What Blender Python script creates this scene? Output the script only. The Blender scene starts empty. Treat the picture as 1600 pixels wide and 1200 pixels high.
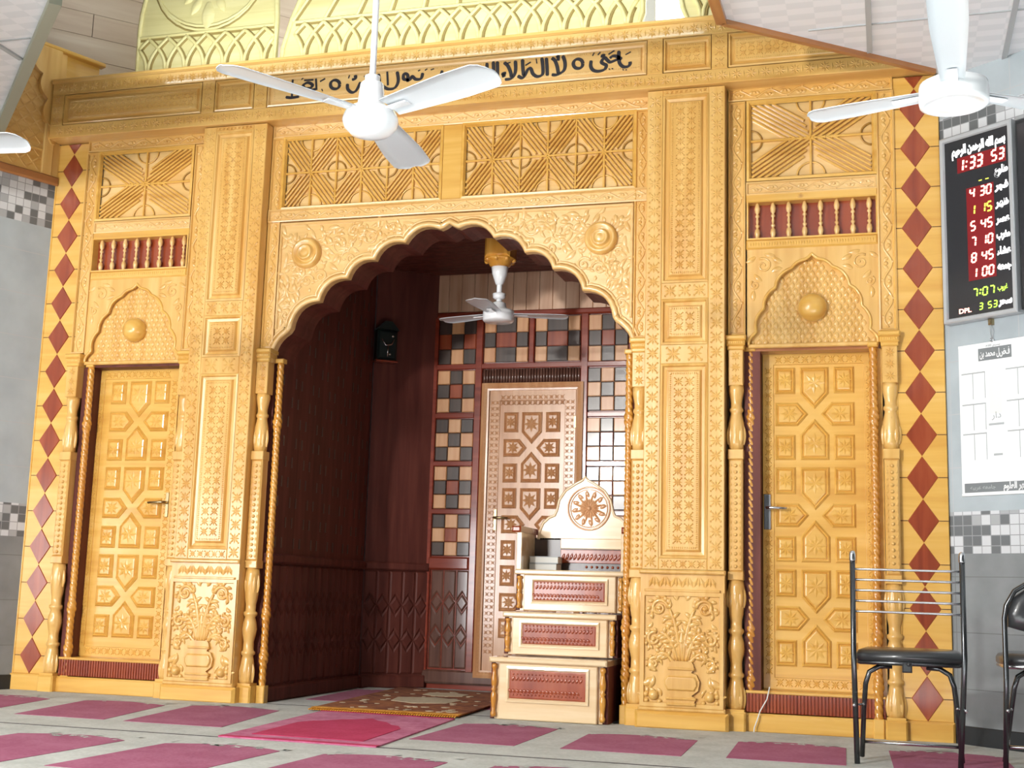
import bpy, math, random
from mathutils import Vector, Matrix
from mathutils.geometry import tessellate_polygon
random.seed(7)
PI = math.pi
sc = bpy.context.scene
COL = sc.collection

# ------------------------------------------------------------------ camera
cd = bpy.data.cameras.new('camera'); cam = bpy.data.objects.new('camera', cd); COL.objects.link(cam)
cd.sensor_width = 36.0; cd.lens = 2001.4 / 1600 * 36.0; cd.clip_start = 0.05; cd.clip_end = 100
r_, u_, f_ = (0.95988, 0.278924, 0.028842), (0.0178, -0.163256, 0.986423), (-0.279846, 0.946334, 0.161671)
cam.matrix_world = Matrix(((r_[0], u_[0], -f_[0], 2.7632), (r_[1], u_[1], -f_[1], -7.7816),
                           (r_[2], u_[2], -f_[2], 0.761), (0, 0, 0, 1)))
sc.camera = cam
# ------------------------------------------------------------------ world, lights, exposure
vs = sc.view_settings
vs.view_transform = 'Standard'; vs.look = 'None'; vs.exposure = -0.1; vs.gamma = 1.0; vs.use_curve_mapping = False
wd = bpy.data.worlds.new('world'); sc.world = wd; wd.use_nodes = True
bg = wd.node_tree.nodes['Background']; bg.inputs[0].default_value = (0.86, 0.93, 1.0, 1); bg.inputs[1].default_value = 0.07

def area(name, loc, target, sx, sy, power, color):
    l = bpy.data.lights.new(name, 'AREA'); l.shape = 'RECTANGLE'; l.size = sx; l.size_y = sy
    l.energy = power; l.color = color
    o = bpy.data.objects.new(name, l); COL.objects.link(o); o.location = loc
    o.rotation_euler = (Vector(target) - Vector(loc)).to_track_quat('-Z', 'Y').to_euler(); return o
area('high_window_light', (-1.6, -9.0, 2.95), (0, 0, 2.0), 0.40, 0.35, 535, (1.0, 0.965, 0.91))
area('window_light', (-2.0, -9.0, 1.35), (-0.2, 0, 1.35), 1.4, 1.9, 105, (0.97, 0.98, 1.0))
area('left_window_light', (-5.0, -8.9, 1.05), (-0.3, 0, 1.05), 3.4, 1.8, 300, (0.97, 0.98, 1.0))
area('crest_fill', (-0.35, -0.46, 4.45), (-0.35, 0.04, 5.25), 4.0, 0.06, 33, (0.93, 1.0, 0.95))  # added strip without a fixture, brightens the crest boards from below
sl = bpy.data.lights.new('floor_bounce_fill', 'SPOT'); sl.energy = 7200; sl.spot_size = math.radians(56); sl.spot_blend = 0.5; sl.shadow_soft_size = 0.15; sl.color = (0.88, 0.95, 1.0)  # added spot, its floor bounce brightens fans, ceiling and right wall
so = bpy.data.objects.new('floor_bounce_fill', sl); COL.objects.link(so); so.location = (3.2, -4.3, 3.85)
area('void_light', (-0.3, 0.75, 4.6), (-0.3, 1.3, 5.6), 3.4, 0.3, 40, (0.96, 1.0, 0.97))
# ------------------------------------------------------------------ materials
def nt(name):
    m = bpy.data.materials.new(name); m.use_nodes = True
    return m, m.node_tree, m.node_tree.nodes['Principled BSDF']
def nd(t, typ, **k):
    n = t.nodes.new(typ)
    for a, b in k.items(): setattr(n, a, b)
    return n
def ramp(t, stops):
    n = nd(t, 'ShaderNodeValToRGB'); e = n.color_ramp.elements
    while len(e) < len(stops): e.new(0.5)
    for i, (p, c) in enumerate(stops): e[i].position = p; e[i].color = (*c, 1)
    return n
def plain(name, col, rough=0.5, metal=0.0, coat=0.0, emit=None, es=0.0):
    m, t, p = nt(name); p.inputs['Base Color'].default_value = (*col, 1)
    p.inputs['Roughness'].default_value = rough; p.inputs['Metallic'].default_value = metal
    p.inputs['Coat Weight'].default_value = coat; p.inputs['Coat Roughness'].default_value = 0.08
    if emit: p.inputs['Emission Color'].default_value = (*emit, 1); p.inputs['Emission Strength'].default_value = es
    n = nd(t, 'ShaderNodeTexNoise'); n.inputs['Scale'].default_value = 35
    b = nd(t, 'ShaderNodeBump'); b.inputs['Strength'].default_value = 0.02
    t.links.new(n.outputs[0], b.inputs['Height']); t.links.new(b.outputs[0], p.inputs['Normal'])
    return m
def wood(name, cols, axis='z', knots=0.0, rough=0.3, coat=0.5, scale=1.0, spec=0.5):
    m, t, p = nt(name); L = t.links.new
    tc = nd(t, 'ShaderNodeTexCoord'); oi = nd(t, 'ShaderNodeObjectInfo')
    ad = nd(t, 'ShaderNodeVectorMath', operation='ADD'); ml = nd(t, 'ShaderNodeMath', operation='MULTIPLY'); ml.inputs[1].default_value = 37.0
    L(oi.outputs['Random'], ml.inputs[0]); L(tc.outputs['Object'], ad.inputs[0]); L(ml.outputs[0], ad.inputs[1])
    mp = nd(t, 'ShaderNodeMapping'); s = 9.0 * scale; a = 0.7 * scale
    mp.inputs['Scale'].default_value = (s, s, a) if axis == 'z' else (a, s, s)
    L(ad.outputs[0], mp.inputs['Vector'])
    n = nd(t, 'ShaderNodeTexNoise'); n.inputs['Scale'].default_value = 1.6; n.inputs['Detail'].default_value = 5; n.inputs['Distortion'].default_value = 0.6
    L(mp.outputs[0], n.inputs['Vector'])
    rp = ramp(t, [(0.3, cols[0]), (0.52, cols[1]), (0.74, cols[2])]); L(n.outputs[0], rp.inputs[0])
    out = rp.outputs[0]
    if knots:
        v = nd(t, 'ShaderNodeTexVoronoi'); v.inputs['Scale'].default_value = 2.6; v.inputs['Randomness'].default_value = 1.0
        n2 = nd(t, 'ShaderNodeTexNoise'); n2.inputs['Scale'].default_value = 14
        mx = nd(t, 'ShaderNodeVectorMath', operation='MULTIPLY_ADD'); mx.inputs[1].default_value = (0.05,) * 3
        L(n2.outputs['Color'], mx.inputs[0]); L(ad.outputs[0], mx.inputs[2]); L(mx.outputs[0], v.inputs['Vector'])
        sp = nd(t, 'ShaderNodeSeparateColor'); L(v.outputs['Color'], sp.inputs[0])
        th = nd(t, 'ShaderNodeMapRange'); th.inputs['From Min'].default_value = 0.45; th.inputs['To Min'].default_value = 0.012; th.inputs['To Max'].default_value = 0.10 * knots + 0.012; L(sp.outputs[0], th.inputs['Value'])
        d = nd(t, 'ShaderNodeMapRange'); d.inputs['To Min'].default_value = 0.75; d.inputs['To Max'].default_value = 0.0
        L(v.outputs['Distance'], d.inputs['Value']); d.inputs['From Min'].default_value = 0.01; L(th.outputs[0], d.inputs['From Max'])
        mc = nd(t, 'ShaderNodeMix', data_type='RGBA'); mc.inputs['B'].default_value = (cols[0][0] * 0.42, cols[0][1] * 0.25, cols[0][2] * 0.5, 1)
        L(d.outputs[0], mc.inputs['Factor']); L(out, mc.inputs['A']); out = mc.outputs['Result']
    L(out, p.inputs['Base Color'])
    b = nd(t, 'ShaderNodeBump'); b.inputs['Strength'].default_value = 0.06; b.inputs['Distance'].default_value = 0.004
    L(n.outputs[0], b.inputs['Height']); L(b.outputs[0], p.inputs['Normal'])
    p.inputs['Roughness'].default_value = rough; p.inputs['Coat Weight'].default_value = coat; p.inputs['Coat Roughness'].default_value = 0.1
    p.inputs['Specular IOR Level'].default_value = spec
    return m
PINE = ((0.62, 0.325, 0.075), (0.715, 0.425, 0.122), (0.79, 0.51, 0.18))
M = {}
M['pine'] = wood('carved_pine', PINE, 'z', 1.0)
M['pineh'] = wood('carved_pine_horizontal', PINE, 'x', 1.0)
M['light'] = wood('light_pine', ((0.68, 0.40, 0.13), (0.76, 0.49, 0.19), (0.82, 0.57, 0.26)), 'x', 0.4)
M['gold'] = wood('golden_pine', ((0.64, 0.33, 0.06), (0.73, 0.42, 0.09), (0.79, 0.49, 0.14)), 'x', 0.5)
M['pale'] = wood('pale_yellow_wood', ((0.66, 0.58, 0.27), (0.74, 0.66, 0.33), (0.80, 0.73, 0.42)), 'x', 0, 0.55, 0.1)
M['cutshade'] = plain('groove_shade_brown', (0.30, 0.22, 0.07), 0.7)  # brown for cut grooves and for painted shadow lines on the crests
M['red'] = wood('red_brown_inlay', ((0.22, 0.035, 0.012), (0.30, 0.055, 0.018), (0.38, 0.085, 0.03)), 'z', 0.0, 0.25, 0.7)
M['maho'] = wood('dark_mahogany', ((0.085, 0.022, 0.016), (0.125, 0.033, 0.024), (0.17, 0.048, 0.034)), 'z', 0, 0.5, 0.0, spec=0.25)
M['redstrip'] = wood('red_mahogany_strip', ((0.20, 0.03, 0.016), (0.27, 0.045, 0.022), (0.33, 0.06, 0.03)), 'x', 0, 0.22, 0.8)
M['ebony'] = wood('dark_tile_wood', ((0.045, 0.028, 0.022), (0.06, 0.038, 0.03), (0.09, 0.055, 0.04)), 'z', 0, 0.28, 0.5)
M['tan'] = wood('tan_tile_wood', ((0.60, 0.27, 0.11), (0.68, 0.35, 0.16), (0.75, 0.43, 0.22)), 'z', 0, 0.32, 0.4)
M['wain'] = wood('dark_wainscot_wood', ((0.10, 0.045, 0.032), (0.15, 0.07, 0.05), (0.20, 0.095, 0.07)), 'z', 0, 0.2, 1.0)
M['bdoor'] = wood('old_brown_door_wood', ((0.52, 0.24, 0.10), (0.62, 0.32, 0.15), (0.70, 0.40, 0.21)), 'z', 0.6, 0.25, 0.8)
M['rope'] = wood('orange_rope_wood', ((0.50, 0.19, 0.025), (0.60, 0.27, 0.04), (0.70, 0.36, 0.07)), 'z', 0, 0.25, 0.8)
M['minbar'] = wood('varnished_pulpit_pine', ((0.74, 0.52, 0.28), (0.80, 0.60, 0.36), (0.86, 0.68, 0.45)), 'x', 0.2, 0.18, 1.0)
M['planks'] = wood('pale_pink_planks', ((0.62, 0.48, 0.38), (0.72, 0.59, 0.48), (0.80, 0.69, 0.58)), 'x', 0, 0.5, 0.1, 0.7)
M['cplank'] = wood('niche_plank', ((0.55, 0.30, 0.18), (0.68, 0.42, 0.27), (0.78, 0.53, 0.36)), 'z', 0.3, 0.35, 0.3)
M['trimgrey'] = plain('grey_green_trim', (0.33, 0.34, 0.26), 0.5)
M['trimwood'] = wood('brown_trim', ((0.30, 0.10, 0.03), (0.38, 0.15, 0.05), (0.45, 0.20, 0.07)), 'x')
M['strip'] = plain('grey_ceiling_strip', (0.42, 0.44, 0.45), 0.4)
M['framegrey'] = plain('silver_painted_frame', (0.50, 0.52, 0.54), 0.3, 0.2, 0.3)
M['joint'] = plain('dark_joint', (0.10, 0.035, 0.012), 0.8)
M['ink'] = plain('black_paint', (0.022, 0.02, 0.026), 0.45)
M['white'] = plain('white_enamel', (0.86, 0.87, 0.89), 0.25, 0, 0.6)
M['whitedull'] = plain('dull_white_blade', (0.60, 0.63, 0.66), 0.4, 0, 0.2)
M['steel'] = plain('chromed_steel', (0.62, 0.63, 0.65), 0.2, 1.0)
M['brass'] = plain('aged_brass', (0.42, 0.33, 0.18), 0.3, 1.0)
M['tube'] = plain('black_chrome_tube', (0.10, 0.105, 0.11), 0.22, 0.9)
M['vinyl'] = plain('black_vinyl', (0.028, 0.03, 0.032), 0.3, 0, 0.4)
M['paper'] = plain('book_pages', (0.70, 0.70, 0.66), 0.8)
M['paper2'] = plain('white_paper', (0.86, 0.88, 0.89), 0.6)
M['greyink'] = plain('grey_print', (0.19, 0.21, 0.22), 0.6)
M['lightink'] = plain('light_grey_print', (0.40, 0.43, 0.44), 0.6)
M['cream_p'] = plain('cream_print', (0.86, 0.83, 0.77), 0.6)
M['cable'] = plain('white_cable', (0.75, 0.76, 0.72), 0.5)
M['lantern'] = plain('dark_green_metal', (0.018, 0.03, 0.028), 0.35, 0.3)
M['black'] = plain('black_skirting', (0.02, 0.022, 0.024), 0.35)
M['plaster'] = plain('white_plaster', (0.85, 0.84, 0.81), 0.7)
M['ledr'] = plain('red_led', (0.9, 0.3, 0.25), 0.4, emit=(1.0, 0.42, 0.34), es=4.0)
M['ledg'] = plain('green_led', (0.5, 0.9, 0.1), 0.4, emit=(0.62, 1.0, 0.10), es=1.1)
M['ledy'] = plain('yellow_led', (0.8, 0.9, 0.1), 0.4, emit=(0.95, 0.95, 0.10), es=1.2)
M['ledw'] = plain('white_led', (0.9, 0.9, 0.9), 0.4, emit=(1, 1, 1), es=2.2)
M['glow'] = plain('white_glow', (0.9, 0.9, 0.9), 0.4, emit=(1.0, 1.0, 0.96), es=5.0)
M['ledhalo'] = plain('red_led_halo', (0.16, 0.012, 0.014), 0.3, emit=(1.0, 0.04, 0.06), es=0.10)
M['screen'] = plain('black_display', (0.035, 0.036, 0.04), 0.15, 0, 0.6)

def carpet_mat(name, c1, c2, sc_=55):
    m, t, p = nt(name); L = t.links.new
    tc = nd(t, 'ShaderNodeTexCoord'); n = nd(t, 'ShaderNodeTexNoise'); n.inputs['Scale'].default_value = sc_; n.inputs['Detail'].default_value = 6
    n2 = nd(t, 'ShaderNodeTexNoise'); n2.inputs['Scale'].default_value = 5.0
    L(tc.outputs['Object'], n.inputs['Vector']); L(tc.outputs['Object'], n2.inputs['Vector'])
    a = nd(t, 'ShaderNodeMath', operation='ADD'); L(n.outputs[0], a.inputs[0]); L(n2.outputs[0], a.inputs[1])
    r = ramp(t, [(0.4, c1), (0.62, c2)]); h = nd(t, 'ShaderNodeMath', operation='MULTIPLY'); h.inputs[1].default_value = 0.5
    L(a.outputs[0], h.inputs[0]); L(h.outputs[0], r.inputs[0]); L(r.outputs[0], p.inputs['Base Color'])
    b = nd(t, 'ShaderNodeBump'); b.inputs['Strength'].default_value = 0.4; b.inputs['Distance'].default_value = 0.004
    L(n.outputs[0], b.inputs['Height']); L(b.outputs[0], p.inputs['Normal'])
    p.inputs['Roughness'].default_value = 0.95; p.inputs['Sheen Weight'].default_value = 0.03; p.inputs['Specular IOR Level'].default_value = 0.1
    return m
M['cream'] = carpet_mat('cream_carpet', (0.42, 0.435, 0.405), (0.54, 0.555, 0.525))
M['crimson'] = carpet_mat('hazed_crimson_carpet', (0.31, 0.080, 0.150), (0.38, 0.125, 0.205))  # crimson desaturated, haze over the carpet put into the colour
M['rugred'] = carpet_mat('crimson_rug', (0.40, 0.018, 0.075), (0.48, 0.035, 0.11))
M['rugpink'] = carpet_mat('pink_rug_border', (0.40, 0.10, 0.19), (0.55, 0.20, 0.31), 30)
M['rugorange'] = carpet_mat('orange_brown_rug', (0.16, 0.035, 0.012), (0.36, 0.12, 0.03), 22)
M['fringe'] = carpet_mat('orange_fringe', (0.55, 0.22, 0.02), (0.70, 0.34, 0.05), 60)
M['rugcream'] = carpet_mat('cream_rug_motif', (0.5, 0.40, 0.26), (0.62, 0.52, 0.36), 40)
M['seam'] = plain('carpet_seam', (0.07, 0.06, 0.06), 0.95)

def tile_mat(name, lo, hi, size_x, size_y, rough=0.25, mosaic=False, grout=(0.45, 0.46, 0.47)):
    m, t, p = nt(name); L = t.links.new
    tc = nd(t, 'ShaderNodeTexCoord'); mp = nd(t, 'ShaderNodeMapping'); mp.inputs['Rotation'].default_value = (PI / 2, 0, 0)
    L(tc.outputs['Object'], mp.inputs['Vector'])
    br = nd(t, 'ShaderNodeTexBrick'); br.offset = 0.0; br.inputs['Scale'].default_value = 1.0
    br.inputs['Brick Width'].default_value = size_x; br.inputs['Row Height'].default_value = size_y
    br.inputs['Mortar Size'].default_value = 0.0025; br.inputs['Color1'].default_value = (0, 0, 0, 1); br.inputs['Color2'].default_value = (1, 1, 1, 1)
    br.inputs['Mortar'].default_value = (0.5, 0.5, 0.5, 1); L(mp.outputs[0], br.inputs['Vector'])
    mid = tuple((a + b) / 2 for a, b in zip(lo, hi))
    if mosaic:
        r = ramp(t, [(0.0, lo), (0.3, lo), (0.33, mid), (0.5, mid), (0.55, hi)]); r.color_ramp.interpolation = 'CONSTANT'
        L(br.outputs['Color'], r.inputs[0]); src = r.outputs[0]
    else:
        n = nd(t, 'ShaderNodeTexNoise'); n.inputs['Scale'].default_value = 4; n.inputs['Detail'].default_value = 6
        L(tc.outputs['Object'], n.inputs['Vector'])
        r = ramp(t, [(0.3, lo), (0.7, hi)]); L(n.outputs[0], r.inputs[0]); src = r.outputs[0]
    mx = nd(t, 'ShaderNodeMix', data_type='RGBA'); mx.inputs['B'].default_value = (*grout, 1)
    L(br.outputs['Fac'], mx.inputs['Factor']); L(src, mx.inputs['A']); L(mx.outputs['Result'], p.inputs['Base Color'])
    p.inputs['Roughness'].default_value = rough; p.inputs['Coat Weight'].default_value = 0.3
    return m
M['tileup'] = tile_mat('light_grey_wall_tile', (0.36, 0.41, 0.44), (0.44, 0.50, 0.53), 0.45, 0.31)
M['tilelow'] = tile_mat('mid_grey_wall_tile', (0.19, 0.205, 0.21), (0.27, 0.285, 0.29), 0.45, 0.31, grout=(0.16, 0.17, 0.17))
M['mosaic'] = tile_mat('grey_mosaic', (0.14, 0.15, 0.155), (0.62, 0.64, 0.66), 0.059, 0.058, mosaic=True, grout=(0.3, 0.31, 0.32))
M['pvc'] = tile_mat('white_grey_ceiling_panel', (0.60, 0.62, 0.66), (0.68, 0.70, 0.73), 9, 9, 0.5)
def pvc():
    m, t, p = nt('white_patterned_ceiling_panel'); L = t.links.new
    tc = nd(t, 'ShaderNodeTexCoord'); ck = nd(t, 'ShaderNodeTexChecker'); mp = nd(t, 'ShaderNodeMapping'); mp.inputs['Scale'].default_value = (7, 14, 1)
    n = nd(t, 'ShaderNodeTexNoise'); n.inputs['Scale'].default_value = 6
    L(tc.outputs['Object'], mp.inputs[0]); L(mp.outputs[0], ck.inputs['Vector']); ck.inputs['Scale'].default_value = 1
    ck.inputs['Color1'].default_value = (0.84, 0.85, 0.88, 1); ck.inputs['Color2'].default_value = (0.76, 0.78, 0.81, 1)
    L(ck.outputs[0], p.inputs['Base Color']); p.inputs['Roughness'].default_value = 0.4
    return m
M['pvc'] = pvc()

# ------------------------------------------------------------------ mesh builder, local frame (u right, v up, w out of the wall)
def inset(pts, d):
    n = len(pts); out = []
    area2 = sum(pts[i][0] * pts[(i + 1) % n][1] - pts[(i + 1) % n][0] * pts[i][1] for i in range(n))
    s = 1 if area2 > 0 else -1
    for i in range(n):
        p0, p1, p2 = Vector(pts[i - 1]), Vector(pts[i]), Vector(pts[(i + 1) % n])
        a = (p1 - p0).normalized(); b = (p2 - p1).normalized()
        na = Vector((-a.y, a.x)) * s; nb = Vector((-b.y, b.x)) * s
        k = na + nb; q = k.dot(na)
        out.append(tuple(p1 + k * (d / q)) if abs(q) > 1e-6 else tuple(p1 + na * d))
    return out
def rect(u0, u1, v0, v1): return [(u0, v0), (u1, v0), (u1, v1), (u0, v1)]

class MB:
    def __init__(s):
        s.V = []; s.F = []; s.S = []; s.I = []; s.mi = 0; s.sm = False; s.at()
    def at(s, cu=0, cv=0, cw=0, ang=0, flip=1, k=1):
        s.cu, s.cv, s.cw, s.ca, s.sa, s.fl, s.k = cu, cv, cw, math.cos(ang), math.sin(ang), flip, k; return s
    def p(s, u, v, w):
        u *= s.k; v *= s.k; u2 = (u * s.ca - v * s.sa) * s.fl + s.cu; v2 = u * s.sa + v * s.ca + s.cv
        s.V.append((u2, -(w + s.cw), v2)); return len(s.V) - 1
    def f(s, *idx):
        s.F.append(tuple(idx) if s.fl > 0 else tuple(reversed(idx))); s.S.append(s.sm); s.I.append(s.mi)
    def strip(s, A, B, closed=True):
        n = len(A)
        for i in range(n if closed else n - 1):
            j = (i + 1) % n; s.f(A[i], A[j], B[j], B[i])
    def loops(s, pts, prof, cap=True):
        prev = None
        for d, w in prof:
            q = inset(pts, d) if d else pts
            cur = [s.p(a, b, w) for a, b in q]
            if prev: s.strip(prev, cur)
            prev = cur
        if cap: s.f(*prev)
    def ngon(s, pts, w):
        idx = [s.p(a, b, w) for a, b in pts]
        for tr in tessellate_polygon([[Vector((a, b, 0)) for a, b in pts]]): s.f(*[idx[i] for i in tr])
        return idx
    def prism(s, pts, w0, w1, back=False):
        a = s.ngon(pts, w1); b = [s.p(x, y, w0) for x, y in pts]; s.strip(b, a)
        if back: s.f(*reversed(b))
    def box(s, u0, u1, v0, v1, w0, w1, ch=0):
        b = [s.p(*q, w0) for q in rect(u0, u1, v0, v1)]; s.f(*reversed(b))
        if ch:
            m = [s.p(*q, w1 - ch) for q in rect(u0, u1, v0, v1)]; s.strip(b, m); b = m
            c = [s.p(*q, w1) for q in rect(u0 + ch, u1 - ch, v0 + ch, v1 - ch)]
        else: c = [s.p(*q, w1) for q in rect(u0, u1, v0, v1)]
        s.strip(b, c); s.f(*c)
    def bar(s, a, b, wd, w0, w1, ch=0.0):
        d = Vector((b[0] - a[0], b[1] - a[1])); L = d.length; d /= L; n = Vector((-d.y, d.x)) * wd / 2
        P = [(a[0] + n.x, a[1] + n.y), (a[0] - n.x, a[1] - n.y), (b[0] - n.x, b[1] - n.y), (b[0] + n.x, b[1] + n.y)]
        s.loops(P, [(0, w0), (0, w1 - ch), (ch, w1)] if ch else [(0, w0), (0, w1)])
    def petal(s, u, v, ang, L, W, h, w=0, mid=0.45):
        c, q = math.cos(ang), math.sin(ang); h *= .68
        def P(a, b, z): return s.p(u + a * c - b * q, v + a * q + b * c, w + z)
        o = P(0, 0, 0); t = P(L, 0, 0); l = P(L * mid, W, 0); r = P(L * mid, -W, 0); m = P(L * mid, 0, h)
        s.f(o, r, m); s.f(r, t, m); s.f(t, l, m); s.f(l, o, m)
    def star(s, u, v, r, n=8, h=0.006, w=0, wd=0.2, a0=0.0):
        for i in range(n): s.petal(u, v, a0 + 2 * PI * i / n, r, r * wd, h, w)
    def cell(s, u, v, r, h=0.006, w=0):
        for i in range(8):
            a = PI * i / 4
            s.petal(u, v, a, r * (1.25 if i % 2 else 0.92), r * 0.17, h, w)
        for i in range(4):
            a = PI / 2 * i
            for q in (0.25, -0.25):
                s.petal(u + math.cos(a + q * 2.3) * r * 0.98, v + math.sin(a + q * 2.3) * r * 0.98, a + PI / 2 * (1 if q > 0 else -1), r * 0.4, r * 0.1, h, w)
    def cells(s, u0, v0, u1, v1, size, h=0.006, w=0):
        nu = max(1, round((u1 - u0) / size)); nv = max(1, round((v1 - v0) / size))
        su = (u1 - u0) / nu; sv = (v1 - v0) / nv
        for i in range(nu):
            for j in range(nv): s.cell(u0 + (i + .5) * su, v0 + (j + .5) * sv, min(su, sv) * 0.46, h, w)
    def teeth(s, u0, v0, u1, v1, step, size, h=0.005, w=0):
        L = math.hypot(u1 - u0, v1 - v0); n = max(1, int(L / step)); a = math.atan2(v1 - v0, u1 - u0)
        for i in range(n):
            t = (i + .5) / n; u = u0 + (u1 - u0) * t; v = v0 + (v1 - v0) * t
            c, q = math.cos(a + PI / 2) * size / 2, math.sin(a + PI / 2) * size / 2
            s.petal(u - c, v - q, a + PI / 2, size, step * 0.38, h, w, 0.5)
    def teeth_rect(s, u0, u1, v0, v1, step, size, h=0.005, w=0):
        for a, b, c, d in ((u0, v0, u1, v0), (u0, v1, u1, v1), (u0, v0, u0, v1), (u1, v0, u1, v1)): s.teeth(a, b, c, d, step, size, h, w)
    def dome(s, u, v, r, h=None, n=8, w=0, rings=3):
        h = r if h is None else h; sm = s.sm; s.sm = True; prev = None
        for k in range(rings):
            a = PI / 2 * k / rings
            cur = [s.p(u + r * math.cos(a) * math.cos(2 * PI * i / n), v + r * math.cos(a) * math.sin(2 * PI * i / n), w + h * math.sin(a)) for i in range(n)]
            if prev: s.strip(prev, cur)
            prev = cur
        t = s.p(u, v, w + h)
        for i in range(n): s.f(prev[i], prev[(i + 1) % n], t)
        s.sm = sm
    def turned(s, u, v, prof, n=24, w=0):
        sm = s.sm; s.sm = True; prev = None
        for r, h in prof:
            if r == 0:
                t = s.p(u, v, w + h)
                for i in range(n): s.f(prev[i], prev[(i + 1) % n], t)
                break
            cur = [s.p(u + r * math.cos(2 * PI * i / n), v + r * math.sin(2 * PI * i / n), w + h) for i in range(n)]
            if prev: s.strip(prev, cur)
            prev = cur
        s.sm = sm
    def tube(s, pts, rad, n=6, closed=False, caps=True, flat=1.0):
        sm = s.sm; s.sm = True; P = [Vector(q if len(q) == 3 else (*q, 0)) for q in pts]; N = len(P); rings = []
        if not hasattr(rad, '__len__'): rad = [rad] * N
        ref = None
        for i in range(N):
            if closed: t = P[(i + 1) % N] - P[i - 1]
            else: t = P[min(i + 1, N - 1)] - P[max(i - 1, 0)]
            t.normalize()
            if ref is None:
                ref = Vector((0, 0, 1)) if abs(t.z) < 0.9 else Vector((1, 0, 0))
            a = (ref - t * ref.dot(t)).normalized(); b = t.cross(a); ref = a
            rings.append([s.p(*(P[i] + (a * math.cos(2 * PI * j / n) * flat + b * math.sin(2 * PI * j / n)) * rad[i])) for j in range(n)])
        for i in range(N if closed else N - 1): s.strip(rings[i], rings[(i + 1) % N])
        if caps and not closed: s.f(*reversed(rings[0])); s.f(*rings[-1])
        s.sm = sm
    def lathe(s, u, w, prof, n=14, cap=True):
        sm = s.sm; s.sm = True; prev = None; first = None
        for r, v in prof:
            cur = [s.p(u + r * math.cos(2 * PI * i / n), v, w + r * math.sin(2 * PI * i / n)) for i in range(n)]
            if prev: s.strip(cur, prev)
            first = first or cur; prev = cur
        if cap: s.f(*first); s.f(*reversed(prev))
        s.sm = sm
    def rope(s, u, w, v0, v1, r, pitch=0.042, lobes=4, bumps=()):
        sm = s.sm; s.sm = True; n = lobes * 6; m = int((v1 - v0) / (pitch / 6)); prev = None
        for k in range(m + 1):
            v = v0 + (v1 - v0) * k / m; ph = 2 * PI * (v - v0) / (pitch * lobes)
            R = r
            for b in bumps: R += r * 0.38 * math.exp(-((v - b) / 0.04) ** 2)
            cur = []
            for i in range(n):
                a = 2 * PI * i / n; rr = R * (0.74 + 0.30 * abs(math.cos(lobes * (a - ph) / 2)))
                cur.append(s.p(u + rr * math.cos(a), v, w + rr * math.sin(a)))
            if prev: s.strip(cur, prev)
            prev = cur
        s.f(*reversed(prev)); s.sm = sm
    def leaf(s, u, v, ang, L, W, h, w=0, bend=0.0):
        sm = s.sm; s.sm = True; prev = None; n = 5; x, y, a = u, v, ang
        for k in range(n + 1):
            t = k / n; wd = W * math.sin(PI * min(1, t * 0.92 + 0.08)) ** 0.8 if k < n else 0.0005
            c, q = math.cos(a + PI / 2), math.sin(a + PI / 2)
            hh = h * math.sin(PI * (0.12 + 0.8 * t))
            cur = [s.p(x + c * wd, y + q * wd, w), s.p(x + c * wd * .45, y + q * wd * .45, w + hh * .75), s.p(x, y, w + hh * .55), s.p(x - c * wd * .45, y - q * wd * .45, w + hh * .75), s.p(x - c * wd, y - q * wd, w)]
            if prev: s.strip(cur, prev, False)
            prev = cur; x += math.cos(a) * L / n; y += math.sin(a) * L / n; a += bend / n
        s.sm = sm
    def spiral(s, u, v, R, a0, turns, r0, r1, w=0, n=None):
        n = n or int(14 * abs(turns)) + 2; P = []; rad = []
        for k in range(n):
            t = k / (n - 1); a = a0 + 2 * PI * turns * t; rr = R * (1 - 0.82 * t)
            P.append((u + rr * math.cos(a), v + rr * math.sin(a), w)); rad.append(r0 + (r1 - r0) * t)
        s.tube(P, rad, 6)
        s.dome(P[-1][0], P[-1][1], r1 * 1.6, r1 * 1.7, 7, w)
    def vine(s, u0, v0, u1, v1, width, w=0, rad=0.006, unit=None):
        L = math.hypot(u1 - u0, v1 - v0); unit = unit or width * 1.5; n = max(1, round(L / unit)); a = math.atan2(v1 - v0, u1 - u0)
        c, q = math.cos(a), math.sin(a); A = width * 0.32; P = []
        def X(t, o): return (u0 + c * t - q * o, v0 + q * t + c * o)
        m = n * 8
        for k in range(m + 1): P.append((*X(L * k / m, A * math.sin(2 * PI * k / 16)), w))
        s.tube(P, width * .10, 6)
        for i in range(n):
            sg = 1 if i % 2 == 0 else -1; t = L * (i + .5) / n
            x, y = X(t, -sg * A * 0.35); s.dome(x, y, width * 0.17, width * 0.16, 8, w)
            for dd, an in ((-0.33, 0.9), (0.33, PI - 0.9)):
                x, y = X(t + dd * L / n, sg * A * 0.15); s.leaf(x, y, a - sg * an, width * 0.55, width * 0.16, width * 0.17, w, sg * 0.6 * (1 if dd < 0 else -1))
            x, y = X(t, sg * A); s.leaf(x, y, a + sg * 0.5, width * 0.32, width * 0.13, width * 0.15, w)
    def build(s, name, mats, parent=None, loc=None, rot=0):
        me = bpy.data.meshes.new(name); me.from_pydata(s.V, [], s.F)
        me.polygons.foreach_set('use_smooth', s.S); me.polygons.foreach_set('material_index', s.I)
        for m in (mats if isinstance(mats, (list, tuple)) else [mats]): me.materials.append(M[m])
        me.update(); o = bpy.data.objects.new(name, me); COL.objects.link(o)
        if parent: o.parent = parent
        if loc: o.location = loc
        if rot: o.rotation_euler = (0, 0, rot)
        return o
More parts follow.
